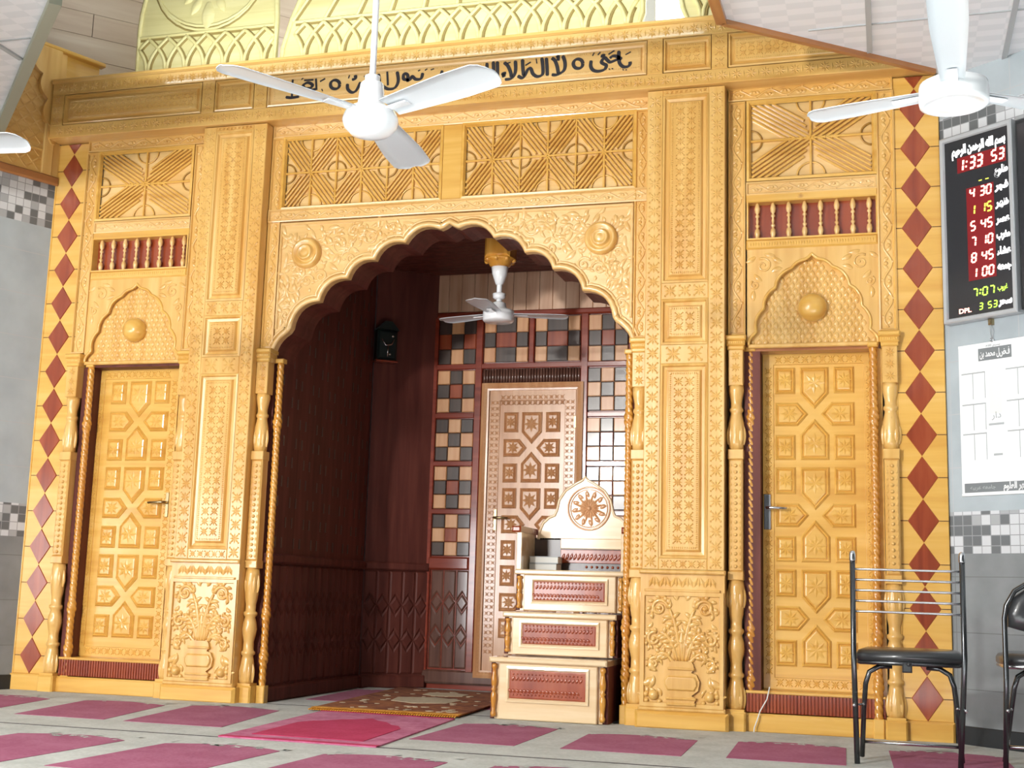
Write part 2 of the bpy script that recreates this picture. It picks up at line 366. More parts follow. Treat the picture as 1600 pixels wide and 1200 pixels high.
def tag(o, label, cat, group=None, kind=None):
    if label: o['label'] = label
    if cat: o['category'] = cat
    if group: o['group'] = group
    if kind: o['kind'] = kind
    return o
def thing(name, label, cat, loc=(0, 0, 0), rot=0, group=None, kind=None):
    o = bpy.data.objects.new(name, None); o.empty_display_size = 0.1; COL.objects.link(o)
    o.location = loc; o.rotation_euler = (0, 0, rot); return tag(o, label, cat, group, kind)
def dup(root, loc, rot=None, label=None):
    r = root.copy(); COL.objects.link(r); r.location = loc
    if rot is not None: r.rotation_euler = (0, 0, rot)
    if label: r['label'] = label
    def rec(a, b):
        for ch in list(a.children):
            c = ch.copy(); COL.objects.link(c); c.parent = b; rec(ch, c)
    rec(root, r); return r

# ------------------------------------------------------------------ writing
AR = {'ا': (0xFE8D, 2), 'ب': (0xFE8F, 4), 'ة': (0xFE93, 2), 'ت': (0xFE95, 4), 'ج': (0xFE9D, 4), 'ح': (0xFEA1, 4), 'خ': (0xFEA5, 4), 'د': (0xFEA9, 2), 'ر': (0xFEAD, 2), 'س': (0xFEB1, 4), 'ش': (0xFEB5, 4), 'ص': (0xFEB9, 4), 'ط': (0xFEC1, 4), 'ظ': (0xFEC5, 4), 'ع': (0xFEC9, 4), 'غ': (0xFECD, 4), 'ف': (0xFED1, 4), 'ق': (0xFED5, 4), 'ك': (0xFED9, 4), 'ل': (0xFEDD, 4), 'م': (0xFEE1, 4), 'ن': (0xFEE5, 4), 'ه': (0xFEE9, 4), 'و': (0xFEED, 2), 'ي': (0xFEF1, 4), 'ى': (0xFEEF, 2), 'ء': (0xFE80, 1)}
def shape(t):
    out = []
    for i, c in enumerate(t):
        if c not in AR: out.append(c); continue
        b, n = AR[c]; pj = i > 0 and t[i - 1] in AR and AR[t[i - 1]][1] == 4
        nj = i + 1 < len(t) and t[i + 1] in AR and n == 4 and t[i + 1] != 'ء'
        out.append(chr(b + (3 if pj and nj else 2 if nj else 1 if pj else 0)))
    return ''.join(reversed(out))
def text(name, body, size, u, v, w, mat, parent, width=None, bold=0.012, arabic=True):
    c = bpy.data.curves.new(name, 'FONT'); c.body = shape(body) if arabic else body; c.size = size; c.align_x = 'CENTER'
    c.offset = bold * size; c.extrude = 0.0008; c.resolution_u = 3
    o = bpy.data.objects.new(name, c); COL.objects.link(o)
    me = bpy.data.meshes.new_from_object(o.evaluated_get(bpy.context.evaluated_depsgraph_get()))
    COL.objects.unlink(o); bpy.data.objects.remove(o)
    xs = [q.co.x for q in me.vertices]
    if width and xs:
        k = width / (max(xs) - min(xs)); me.transform(Matrix.Diagonal((k, 1, 1, 1)))
    me.materials.clear(); me.materials.append(M[mat]); me.transform(Matrix.Rotation(PI / 2, 4, 'X'))
    me.name = name; o = bpy.data.objects.new(name, me); COL.objects.link(o); o.parent = parent; o.location = (u, -w, v)
    return o
# ------------------------------------------------------------------ the setting
LA, RA = 1.15, -0.65                     # the splayed side walls, radians from the facade
H = 3.92                                 # false ceiling
mb = MB(); mb.box(-7, 7, -0.1, 0.0, -4.5, 9.5); mb.mi = 1; mb.box(-4.9, 5.4, -.05, .002, 1.80, 1.90)
tag(mb.build('floor', ['cream', 'seam']), None, None, kind='structure')
def wall(name, x, a, u0, u1, lowtop, low0, up0, up1):
    b = MB()
    def band(z0, z1, mi): b.mi = mi; b.box(u0, u1, z0, z1, -0.15, 0)
    band(0, low0, 0); band(low0, lowtop, 1); band(lowtop, up0, 2); band(up0, up1, 1); band(up1, H + 0.05, 2)
    return tag(b.build(name, ['tilelow', 'mosaic', 'tileup'], None, (x, 0, 0), a), None, None, kind='structure')
wall('wall_left', -3.1, LA, -3.6, 0.0, 1.292, 1.06, 3.31, 3.655)
wall('wall_right', 3.125, RA, -0.028, 3.6, 1.297, 1.06, 3.31, 3.66)
b = MB(); b.box(-3.6, 0.02, 0, 0.11, 0, 0.018, 0.004); tag(b.build('baseboard_left', 'black', None, (-3.1, 0, 0), LA), None, None, kind='structure')
b = MB(); b.box(0.0, 3.6, 0, 0.11, 0, 0.018, 0.004); tag(b.build('baseboard_right', 'black', None, (3.125, 0, 0), RA), None, None, kind='structure')
# masonry behind the joinery
b = MB(); b.box(-3.3, -1.32, 0, 4.4, -0.5, -0.36); b.box(1.32, 3.3, 0, 4.4, -0.5, -0.36); b.box(-1.32, 1.32, 3.42, 4.4, -0.5, -0.36)
tag(b.build('wall_back', 'plaster'), None, None, kind='structure')
# false ceiling with the raised void
def cpoly(name, pts):
    b = MB()
    lo = [b.p(x, H, -y) for x, y in pts]; hi = [b.p(x, H + 0.03, -y) for x, y in pts]
    b.f(*lo); b.f(*reversed(hi)); b.strip(lo, hi); return b
parts = [[(1.92, -9.5), (6.5, -9.5), (6.5, -1.8), (3.13, 0.35), (3.13, -0.02), (3.07, -0.14), (1.94, -1.10), (1.92, -1.35)],
         [(-6.5, -9.5), (-1.60, -9.5), (-1.60, -2.14), (-3.26, -0.47), (-6.5, -3.4)],
         [(-1.60, -9.5), (1.92, -9.5), (1.92, -2.3), (-1.60, -2.3)]]
C = MB()
for pts in parts:
    lo = [C.p(x, -y * 0 + H, -y) for x, y in pts]; hi = [C.p(x, H + 0.03, -y) for x, y in pts]
    C.f(*lo); C.f(*reversed(hi)); C.strip(lo, hi)
tag(C.build('ceiling', 'pvc'), None, None, kind='structure')
J = MB()
def jbar(p, q, wd=0.030, t=0.012):
    d = Vector((q[0] - p[0], q[1] - p[1])).normalized(); n = Vector((-d.y, d.x)) * wd / 2
    pts = [(p[0] + n.x, p[1] + n.y), (p[0] - n.x, p[1] - n.y), (q[0] - n.x, q[1] - n.y), (q[0] + n.x, q[1] + n.y)]
    lo = [J.p(x, H - t, -y) for x, y in pts]; hi = [J.p(x, H, -y) for x, y in pts]; J.strip(lo, hi); J.f(*lo)
for x in (2.71, 3.46, 4.2): jbar((x, -9.4), (x, -0.50 if x < 3 else (-0.1 if x < 4 else -0.7)))
for i in range(8): jbar((2.0 + max(0, (0.35 - i) * 1.1), -0.86 - i * 0.85), (5.5, -0.86 - i * 0.85 - 0.05), 0.012, 0.006)
jbar((3.2, -0.10), (3.8, -0.13), 0.012, 0.006)
for i in range(6): jbar((-2.3 - i * 0.75, -9.4), (-2.3 - i * 0.75, -1.5 - i * 0.7))
for i in range(8): jbar((-6, -1.75 - i * 0.85), (-2.05 if i == 0 else -1.7, -1.75 - i * 0.85), 0.012, 0.006)
tag(J.build('trim_3', 'strip'), None, None, kind='structure')
def ebar(name, p, q, wd, z0, z1, mat):
    b = MB(); d = Vector((q[0] - p[0], q[1] - p[1])); L = d.length; a = math.atan2(d.y, d.x)
    b.box(0, L, z0, z1, -wd / 2, wd / 2, 0.004); return tag(b.build(name, mat, None, (p[0], p[1], 0), a), None, None, kind='structure')
ebar('shade_beam', (-3.08, -1.50), (-1.06, -6.26), 0.12, 3.43, H, 'plaster')  # unseen beam added to cast the shadow on the left cornice
ebar('trim_1', (-3.27, -0.46), (-1.58, -2.16), 0.07, H - 0.035, H + 0.06, 'trimgrey')
ebar('trim_2', (3.075, -0.15), (1.93, -1.10), 0.035, H - 0.03, H + 0.05, 'trimwood')
ebar('trim_4', (1.93, -1.10), (1.91, -2.3), 0.06, H - 0.03, H + 0.10, 'trimwood')
# what stands above the false ceiling
b = MB()
for k in range(14):
    z = 4.2 + k * 0.19
    for j in range(5):
        u0 = -2.6 + j * 1.15 + (0.5 if k % 2 else 0); b.box(u0, u0 + 1.145, z, z + 0.187, -0.03, 0, 0.002)
tag(b.build('wall_upper_left', 'planks', None, (-2.93, 0.55, 0), 0.80), None, None, kind='structure')
b = MB(); b.box(-1.9, 4.5, 4.3, 6.6, -2.3, -2.2); tag(b.build('wall_upper_back', 'plaster'), None, None, kind='structure')
b = MB(); b.box(-5, 4.5, 6.2, 6.25, -2.3, 3.2); tag(b.build('ceiling_upper', 'plaster'), None, None, kind='structure')
L_ = thing('backdrop_glow', 'glowing white panel added for the bright backdrop in the gap right of the large carved crest', 'light', (1.52, 0.42, 4.42))  # made-up glowing panel in place of the blown-out backdrop
b = MB(); b.box(-0.24, 0.24, 0, 0.9, -0.05, 0.0, 0.01); b.build('glow_back', 'white', L_)
b = MB(); b.box(-0.22, 0.22, 0.02, 0.88, 0.001, 0.05, 0.02); b.build('glow_face', 'glow', L_)

# ------------------------------------------------------------------ joinery of the facade
SIDE = {-1: 'left', 1: 'right'}
# diamond pilasters
for s in (-1, 1):
    t = thing('diamond_pilaster', 'tall pine pilaster inlaid with red-brown diamonds beside the %s tiled wall' % SIDE[s], 'pilaster', (s * 2.96, 0, 0), group='diamond pilasters')
    b = MB(); b.box(-0.14, 0.14, 0.12, 3.95, -0.14, 0, 0.004); b.box(-0.14, -0.128, 0.12, 3.95, 0, 0.006, 0.003); b.build('board', 'gold', t)
    b = MB(); b.box(-0.15, 0.145, 0, 0.12, -0.14, 0.02, 0.012); b.build('plinth', 'gold', t)
    d = MB(); j = MB()
    for k in range(16):
        z0 = 0.12 + k * 0.25; z1 = min(z0 + 0.25, 3.95); zc = z0 + 0.125
        P = [(0, z0), (0.087, zc), (0, z0 + 0.25), (-0.087, zc)]
        if z1 < zc: h = (z1 - z0) / 0.125 * 0.087; P = [(0, z0), (h, z1), (-h, z1)]
        elif z1 < z0 + 0.25: h = (z0 + 0.25 - z1) / 0.125 * 0.087; P = [(0, z0), (0.087, zc), (h, z1), (-h, z1), (-0.087, zc)]
        d.loops(P, [(0, 0), (0.004, 0.006)])
        j.box(0.087, 0.14, zc - 0.0025, zc + 0.0025, 0, 0.0012); j.box(-0.127, -0.087, zc - 0.0025, zc + 0.0025, 0, 0.0012)
    d.build('diamond_inlay', 'red', t); j.build('board_joint', 'joint', t)

# turned columns with their rope columns
def column(x, y, label, rope_x=None, rope_y=0, rope_label=None, r=0.05):
    t = thing('turned_column', label, 'column', (x, y, 0), group='turned columns of the facade')
    b = MB(); b.box(-0.06, 0.06, 0, 0.12, -0.06, 0.06, 0.01); b.box(-0.052, 0.052, 0.12, 0.135, -0.05, 0.05); b.build('plinth', 'gold', t)
    b = MB()
    pr = [(.046, .135), (.048, .16), (.05, .22), (.04, .29), (.036, .31), (.046, .32), (.046, .335), (.036, .345), (.034, .40), (.045, .45), (.05, .48), (.045, .52), (.034, .56), (.046, .575), (.046, .59), (.034, .60), (.034, .64), (.042, .68), (.049, .76), (.049, .84), (.042, .88)]
    b.lathe(0, 0, [(rr * r / .05, v) for rr, v in pr])
    for zc in (.2, .78):
        for k in range(5):
            a = -PI / 2 + (k - 2) * 0.65
            b.at(0.047 * math.cos(a) * r / .05, 0, -0.047 * math.sin(a) * r / .05 - 0.006); b.leaf(0, zc - .06, PI / 2, .12, .014, .016)
    b.at(); b.build('lower_baluster', 'pine', t)
    b = MB(); b.box(-.046, .046, .88, .93, -.046, .046, .004); b.box(-.042, .042, .93, 1.60, -.042, .042, .010); b.box(-.046, .046, 1.60, 1.66, -.046, .046, .004)
    for k in range(17):
        b.dome(0, .96 + k * .0375, .0125, .014, 7, .041)
        for q in (-.026, .026): b.petal(q, .945 + k * .0375, PI / 2, .03, .008, .006, .042)
    b.build('beaded_shaft', 'pine', t)
    b = MB()
    b.lathe(0, 0, [(rr * r / .05, v) for rr, v in [(.042, 1.66), (.047, 1.70), (.049, 1.76), (.047, 1.82), (.036, 1.87), (.034, 1.885), (.042, 1.895), (.042, 1.91), (.034, 1.92), (.034, 1.95), (.040, 1.98), (.047, 2.02), (.046, 2.05)]])
    for k in range(5):
        a = -PI / 2 + (k - 2) * 0.65; b.at(0.047 * math.cos(a) * r / .05, 0, -0.047 * math.sin(a) * r / .05 - 0.006); b.leaf(0, 1.69, PI / 2, .12, .014, .016)
    b.at(); b.build('upper_baluster', 'pine', t)
    b = MB(); b.box(-.044, .044, 2.05, 2.27, -.044, .044, .004)
    for k in range(3): b.star(0, 2.09 + k * .07, .034, 8, .008, .044)
    b.build('carved_block', 'pine', t)
    b = MB()
    b.box(-.05, .05, 2.27, 2.295, -.05, .05, .006); b.box(-.056, .056, 2.295, 2.33, -.056, .056, .01); b.box(-.062, .062, 2.33, 2.36, -.062, .062, .008)
    b.teeth(-.05, 2.312, .05, 2.312, .012, .02, .006, .056); b.build('capital', 'gold', t)
    if rope_x is not None:
        q = thing('rope_column', rope_label, 'column', (rope_x, rope_y, 0), group='rope columns of the facade')
        b = MB(); b.rope(0, 0, 0.12, 2.27, 0.024, bumps=(.30, .58, 1.86)); b.build('twisted_shaft', 'rope', q)
        b = MB(); b.box(-.03, .03, 0, .12, -.03, .03, .006); b.build('foot', 'gold', q)
        b = MB(); b.box(-.03, .03, 2.27, 2.30, -.03, .03, .006); b.build('cap', 'gold', q)
column(-2.79, 0.0, 'turned pine column left of the left door, beside the diamond strip', -2.685, 0.03, 'orange twisted rope column at the left edge of the left doorway')
column(2.79, 0.0, 'turned pine column right of the right door, behind the nearer chair', 2.695, -0.005, 'orange twisted rope column at the right edge of the right doorway')
column(-1.89, 0.0, 'turned pine column between the left door and the left pillar')
column(1.89, 0.0, 'turned pine column between the right pillar and the right door', 1.972, 0.05, 'orange twisted rope column at the left edge of the right doorway')
column(-1.295, 0.0, 'turned pine column under the left foot of the scalloped arch', -1.205, 0.05, 'orange twisted rope column at the left side of the niche opening')
column(1.295, 0.0, 'turned pine column under the right foot of the scalloped arch, beside the pulpit', 1.222, 0.03, 'orange twisted rope column at the right side of the niche opening')

# big carved pillars
for s in (-1, 1):
    t = thing('carved_pillar', 'broad chip-carved pine pillar on a vase-carved pedestal %s of the niche' % SIDE[s], 'pillar', (s * 1.585, 0, 0), group='carved pillars')
    W = 0.245
    b = MB(); b.box(-W, W, 0.93, 3.95, -0.14, 0.085)
    for u in (-0.195, 0.195):
        b.box(u - 0.05, u + 0.05, 0.93, 3.95, 0.085, 0.105, 0.004)
        for k in range(33): b.cell(u, 0.98 + k * 0.0905, 0.040, 0.008, 0.105)
    for z in (0.93, 2.18, 2.585, 3.91):
        zz = {0.93: 1.0, 2.18: 2.30, 2.585: 2.69, 3.91: 3.95}[z]
        b.box(-0.145, 0.145, z, zz, 0.085, 0.105, 0.004); b.cells(-0.135, z + 0.005, 0.135, zz - 0.005, zz - z - 0.01, 0.008, 0.105)
    b.build('shaft', 'pine', t)
    for nm, z0, z1 in (('tall_panel', 1.0, 2.18), ('square_panel', 2.30, 2.585), ('upper_panel', 2.69, 3.91)):
        b = MB(); b.loops(rect(-0.145, 0.145, z0, z1), [(0, 0.104), (0.012, 0.108), (0.020, 0.092), (0.038, 0.088), (0.038, 0.088), (0.046, 0.104), (0.052, 0.108)])
        b.teeth_rect(-0.083, 0.083, z0 + 0.062, z1 - 0.062, 0.0125, 0.018, 0.007, 0.108)
        b.cells(-0.068, z0 + 0.078, 0.068, z1 - 0.078, 0.0685 if nm != 'square_panel' else 0.066, 0.010, 0.108); b.build(nm, 'pine', t)
    b = MB(); b.box(-W - .005, W + .005, 0.11, 0.93, -0.14, 0.115)
    b.box(-W - .012, W + .012, 0.905, 0.93, 0.10, 0.14, 0.008); b.box(-0.225, 0.225, 0.80, 0.815, 0.115, 0.13, 0.004); b.box(-W - .012, W + .012, 0.11, 0.135, 0.10, 0.13, 0.008)
    n = 6
    for k in range(n):
        u = -0.2 + 0.4 * (k + .5) / n; b.petal(u - .032, .825, PI / 2.6, .07, .014, .014, .115); b.petal(u + .032, .825, PI - PI / 2.6, .07, .014, .014, .115); b.petal(u, .83, PI / 2, .06, .012, .014, .115)
    b.loops(rect(-W, W, 0.135, 0.80), [(0, 0.115), (0, 0.13), (0.022, 0.13), (0.026, 0.118)], False)
    b.build('pedestal', 'pine', t)
    b = MB(); w = .117; b.sm = True
    # vase
    V = [(-.075, .16), (.075, .16), (.085, .185), (.062, .205), (.10, .235), (.108, .285), (.09, .325), (.06, .335), (.075, .36), (.07, .385), (.06, .40), (-.06, .40), (-.07, .385), (-.075, .36), (-.06, .335), (-.09, .325), (-.108, .285), (-.10, .235), (-.062, .205), (-.085, .185)]
    b.sm = False; b.prism(V, w, w + .02)
    b.loops([(-.08, .23), (.08, .23), (.097, .26), (.097, .29), (.08, .315), (-.08, .315), (-.097, .29), (-.097, .26)], [(0, w + .02), (.008, w + .03), (.012, w + .031)])
    b.box(-.088, .088, .178, .192, w, w + .03, .006); b.box(-.078, .078, .348, .364, w, w + .03, .006); b.box(-.085, .085, .145, .162, w, w + .028, .006)
    b.build('vase_relief', 'pine', t)
    b = MB()
    for q in (-1, 1):
        b.at(0, 0, 0, 0, q)
        def frond(p0, p1, p2, c, R, a0, tn, lobes, Ls):
            """stem curving out of the vase into a volute, with curling leaf lobes along its outer side"""
            P = []
            for k in range(13):
                t = k / 12; P.append(((1 - t) ** 2 * p0[0] + 2 * t * (1 - t) * p1[0] + t * t * p2[0], (1 - t) ** 2 * p0[1] + 2 * t * (1 - t) * p1[1] + t * t * p2[1]))
            for off, rd in ((0, .011), (.014, .008), (-.013, .007)):
                b.tube([(x + off * (1 - k / 14), z + off * .5 * (1 - k / 14), w) for k, (x, z) in enumerate(P)], [rd * (.8 + .4 * math.sin(k / 12 * PI)) for k in range(13)], 6)
            b.spiral(c[0], c[1], R, a0, tn, .012, .008, w); b.dome(c[0], c[1], R * .30, R * .35, 9, w)
            for k in range(lobes):
                t = .30 + .7 * k / lobes; i0 = min(11, int(t * 12)); x, z = P[i0]; d = math.atan2(P[i0 + 1][1] - z, P[i0 + 1][0] - x)
                b.leaf(x, z, d - .75, Ls, Ls * .22, .024, w, -.9); b.leaf(x, z, d + .8, Ls * .8, Ls * .2, .022, w, 1.0)
            for k in range(6):
                a = a0 - math.copysign(1, -tn) * k * .75; b.leaf(c[0] + R * math.cos(a), c[1] + R * math.sin(a), a + math.copysign(.8, tn), R * .75, R * .24, .022, w, math.copysign(.8, tn))
        frond((.01, .40), (.02, .60), (.075, .70), (.135, .705), .052, PI, -1.5, 4, .07)
        frond((.025, .40), (.06, .56), (.135, .565), (.165, .525), .042, PI * .62, -1.4, 4, .065)
        frond((.05, .39), (.10, .47), (.15, .43), (.165, .385), .034, PI * .7, -1.3, 3, .06)
        rr = random.Random(11)
        for k in range(46):
            x = rr.uniform(.02, .22); z = rr.uniform(.16, .78)
            if x < .125 and z < .42: continue
            b.leaf(x, z, rr.uniform(0, 6.28), rr.uniform(.035, .06), rr.uniform(.010, .015), .014, w, rr.choice((-1.3, 1.3)))
        b.leaf(.165, .30, -.9, .09, .024, .024, w, 1.2); b.leaf(.15, .34, .5, .08, .022, .024, w, 1.2); b.leaf(.19, .24, 2.2, .08, .018, .022, w, -.8)
        b.dome(.165, .20, .032, .034, 10, w); b.dome(.208, .205, .018, .02, 8, w); b.dome(.207, .168, .016, .018, 8, w); b.dome(.128, .165, .016, .016, 8, w)
    b.at(); b.leaf(0, .41, PI / 2, .2, .016, .02, w); b.build('foliage_relief', 'pine', t)
    b = MB(); b.box(-W - .03, W + .03, 0, 0.11, -0.14, 0.135, .018); b.build('plinth', 'gold', t)

# scalloped arch
def scallop(cusps, sag, n=7):
    P = []
    for (x0, z0), (x1, z1), sg in zip(cusps[:-1], cusps[1:], sag):
        dx, dz = x1 - x0, z1 - z0; L = math.hypot(dx, dz); nx, nz = -dz / L, dx / L
        for k in range(n):
            t = k / n; h = 4 * t * (1 - t) * sg * L; P.append((x0 + dx * t + nx * h, z0 + dz * t + nz * h))
    P.append(cusps[-1]); return P
CUSP = [(-1.24, 2.27), (-1.135, 2.475), (-1.115, 2.505), (-0.915, 2.685), (-0.715, 2.835), (-0.525, 2.955), (-0.31, 3.065), (-0.065, 3.145), (0.0, 3.178)]
half = scallop(CUSP, [.16, 0, .22, .22, .22, .22, .22, -.05])
full = half + [(-x, z) for x, z in reversed(half[:-1])]
A = thing('carved_arch', 'wide multifoil carved pine arch over the dark niche opening', 'arch', (0, 0, 0))
b = MB(); b.prism([(-1.24, 3.25)] + half + [(0, 3.25)], -0.05, 0.0); b.prism([(x, z) for x, z in [(1.24, 3.25)] + [(-q, r) for q, r in half] + [(0, 3.25)]][::-1], -0.05, 0.0)
b.build('spandrel', 'light', A)
b = MB()
fr = [b.p(x, z, -0.05) for x, z in full]; bk = [b.p(x, z, -0.33) for x, z in full]; b.strip(fr, bk, False)
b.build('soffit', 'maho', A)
b = MB()
for d, w, r in ((0.018, 0.0, 0.020), (0.048, 0.0, 0.010)):
    pts = []
    for i, (x, z) in enumerate(full):
        p0 = Vector(full[max(0, i - 1)]); p1 = Vector(full[min(len(full) - 1, i + 1)]); tt = (p1 - p0).normalized(); pts.append((x - tt.y * d, z + tt.x * d, w))
    b.tube(pts, r, 8)
b.build('arch_moulding', 'light', A)
b = MB(); b.box(-1.24, 1.24, 3.228, 3.25, 0, .014, .006); b.build('edge_bead', 'light', A)
for s in (-1, 1):
    b = MB(); b.box(*sorted((s * 1.24, s * 1.222)), 2.50, 3.23, 0, .014, .006); b.build('edge_bead', 'light', A)
for s in (-1, 1):
    b = MB(); b.turned(s * 1.03, 3.025, [(.108, .0), (.108, .02), (.097, .042), (.082, .046), (.066, .026), (.058, .028), (.054, .052), (.044, .060), (.036, .050), (.02, .054), (0, .055)], 28)
    b.build('medallion', 'pine', A)
    b = MB()
    b.at(0, 0, 0, 0, s)
    for u, v, R, a0, tn in ((.78, 3.08, .085, 2.2, 1.5), (.56, 3.12, .06, 1.0, -1.3), (1.13, 2.80, .07, 1.6, 1.4), (1.02, 2.83, .05, 3.0, -1.3), (.92, 2.86, .05, .5, 1.3), (1.17, 2.60, .045, 1.2, 1.3), (.40, 3.17, .04, .5, 1.2), (.68, 3.17, .04, 2.5, -1.2), (1.14, 2.93, .035, .5, 1.2), (.70, 2.98, .04, 3.5, 1.2)):
        b.spiral(u, v, R, a0, tn, .009, .006, 0)
        for k in range(5):
            a = a0 + k * 1.25; b.leaf(u + R * 1.05 * math.cos(a), v + R * 1.05 * math.sin(a), a + .6, R * .75, R * .20, .014, 0, -.7)
    rr = random.Random(4); cnt = 0
    while cnt < 95:
        x = rr.uniform(.12, 1.2); z = rr.uniform(2.5, 3.2); zl = 2.30 + math.sqrt(max(0, 1 - (x / 1.24) ** 2)) * .80 + (.10 if x > .25 else .12)
        if z < zl or math.hypot(x - 1.03, z - 3.025) < .15: continue
        cnt += 1; b.leaf(x, z, rr.uniform(0, 6.28), rr.uniform(.05, .09), rr.uniform(.012, .02), .019, 0, rr.choice((-1.3, 1.3, .7, -.7)))
    for k in range(14):
        a = 2 * PI * k / 14; b.leaf(1.03 + .11 * math.cos(a), 3.025 + .11 * math.sin(a), a + .5, .045, .012, .012, 0, .5)
    for u, v, a in ((.25, 3.19, .0), (.32, 3.15, -.4), (.86, 2.98, .6), (.88, 3.19, 2.8), (.80, 2.90, .5), (1.10, 2.68, .9), (1.2, 2.52, 1.4), (1.2, 3.17, 1.0), (.50, 3.05, -.3), (.62, 2.98, 2.8), (1.19, 2.72, 1.6)):
        b.leaf(u, v, a, .09, .02, .016, 0, .6)
    b.build('scroll_relief', 'light', A)

# frames with scrolling bands: over the arch and over each door
def band(b, u0, v0, u1, v1, width, w=0.0):
    if u0 == u1: b.loops(rect(u0 - width / 2, u0 + width / 2, v0, v1), [(0, w - .04), (0, w + .012), (.008, w + .014), (.014, w)])
    else: b.loops(rect(u0, u1, v0 - width / 2, v0 + width / 2), [(0, w - .04), (0, w + .012), (.008, w + .014), (.014, w)])
    L = math.hypot(u1 - u0, v1 - v0); c, q = (u1 - u0) / L * .02, (v1 - v0) / L * .02
    b.vine(u0 + c, v0 + q, u1 - c, v1 - q, width * .72, w)
F = thing('scroll_frame', 'carved frame of leaf scroll bands around the lattice panels above the arch', 'frame', (0, 0, 0), group='scroll frames')
b = MB(); band(b, -1.335, 3.92, 1.335, 3.92, .10); b.build('top_band', 'light', F)
b = MB(); band(b, -1.335, 3.30, 1.335, 3.30, .09, .008); b.build('bottom_band', 'light', F)
for s in (-1, 1):
    b = MB(); band(b, s * 1.29, 2.37, s * 1.29, 3.87, .09); b.build('side_band', 'pine', F)
b = MB(); b.box(-.07, .07, 3.345, 3.87, -.05, .01, .006); b.build('mullion', 'gold', F)
for s in (-1, 1):
    F = thing('scroll_frame', 'carved frame of leaf scroll bands around the openings above the %s door' % SIDE[s], 'frame', (0, 0, 0), group='scroll frames')
    b = MB(); band(b, *sorted((s * 1.84, s * 2.835))[:1], 3.92, max(s * 1.84, s * 2.835), 3.92, .09); b.build('top_band', 'pineh', F)
    b = MB(); u0, u1 = sorted((s * 1.95, s * 2.735)); band(b, u0, 3.295, u1, 3.295, .085); b.build('middle_band', 'light', F)
    b = MB(); b.box(u0, u1, 3.208, 3.258, -.06, .010, .004); b.build('upper_rail', 'gold', F)
    b = MB(); b.box(u0, u1, 2.905, 2.965, -.04, .012, .01); b.teeth(u0 + .02, 2.935, u1 - .02, 2.935, .016, .03, .006, .012); b.build('lower_rail', 'gold', F)
    b = MB(); band(b, s * 2.788, 2.37, s * 2.788, 3.87, .105); b.build('side_band', 'pine', F)
    b = MB(); band(b, s * 1.893, 2.37, s * 1.893, 3.87, .105); b.build('side_band', 'pine', F)

# lattice panels
def lattice(name, label, x, z, wd, ht, nodes):
    t = thing(name, label, 'panel', (x, 0, z), group='geometric lattice panels')
    b = MB(); b.loops(rect(-wd / 2, wd / 2, -ht / 2, ht / 2), [(0, -.045), (0, .014), (.016, .018), (.028, -.004)], False); b.build('panel_frame', 'gold', t)
    b = MB(); u, v = wd / 2 - .024, ht / 2 - .024; b.box(-u, u, -v, v, -.045, -.02); b.build('backing', 'light', t)
    b = MB(); U = [-u] + [ -u + 2 * u * (k + .5) / nodes for k in range(nodes)] + [u]
    hw = u / nodes
    def clip(p, q, u0, u1):      # clip a bar to the module's box
        t0, t1 = 0., 1.; dx, dy = q[0] - p[0], q[1] - p[1]
        for a, d, lo, hi in ((p[0], dx, u0, u1), (p[1], dy, -v, v)):
            if abs(d) < 1e-9:
                if a < lo or a > hi: return None
            else:
                r, s_ = sorted(((lo - a) / d, (hi - a) / d)); t0 = max(t0, r); t1 = min(t1, s_)
        return None if t1 - t0 < .03 else ((p[0] + dx * t0, p[1] + dy * t0), (p[0] + dx * t1, p[1] + dy * t1))
    for k in range(nodes):
        c = U[k + 1]; u0, u1 = c - hw, c + hw
        b.bar((c, -v), (c, v), .014, -.02, .002, .004); b.bar((u0, 0), (u1, 0), .014, -.02, .002, .004)
        if k: b.bar((u0, -v), (u0, v), .012, -.02, .0, .004)
        for sx in (-1, 1):
            for sy in (-1, 1):
                d = Vector((sx * hw, sy * v)); n = Vector((-d.y, d.x)).normalized()
                for o in (-.075, -.05, -.025, 0, .025, .05, .075):
                    lim0 = .0 if abs(o) < .01 else abs(o) * 1.3
                    p = Vector((c, 0)) + n * o + d.normalized() * lim0; q = p + d.normalized() * (d.length * 1.1)
                    r = clip(p, q, (u0 if sx < 0 else c) + .008, (c if sx < 0 else u1) - .008)
                    if r and abs(o) < (.08 if nodes == 1 else .06): b.bar(r[0], r[1], .013, -.02, .004 if abs(o) < .06 else 0, .004)
        for sy in (-1, 1):
            P = [(c + .085 * math.cos(a), sy * (v - .0 - .085 * math.sin(a)), -.012) for a in [PI * i / 10 for i in range(11)]]; b.tube(P, .006, 5)
            for xx in (u0, u1):
                sgn = 1 if xx == u0 else -1; b.tube([(xx + sgn * .07 * math.cos(a), .07 * math.sin(a) , -.012) for a in [-PI / 2 + PI * i / 10 for i in range(11)]], .006, 5)
        b.star(c, 0, .03, 8, .010, .0)
    b.build('lattice', 'gold', t)
lattice('lattice_panel', 'carved lattice panel above the arch, the left one of the pair', -.66, 3.608, 1.185, .53, 3)
lattice('lattice_panel', 'carved lattice panel above the arch, the right one of the pair', .66, 3.608, 1.185, .53, 3)
lattice('lattice_panel', 'carved starburst lattice panel above the spindle grille of the left door', -2.345, 3.607, .785, .53, 1)
lattice('lattice_panel', 'carved starburst lattice panel above the spindle grille of the right door', 2.345, 3.607, .785, .53, 1)

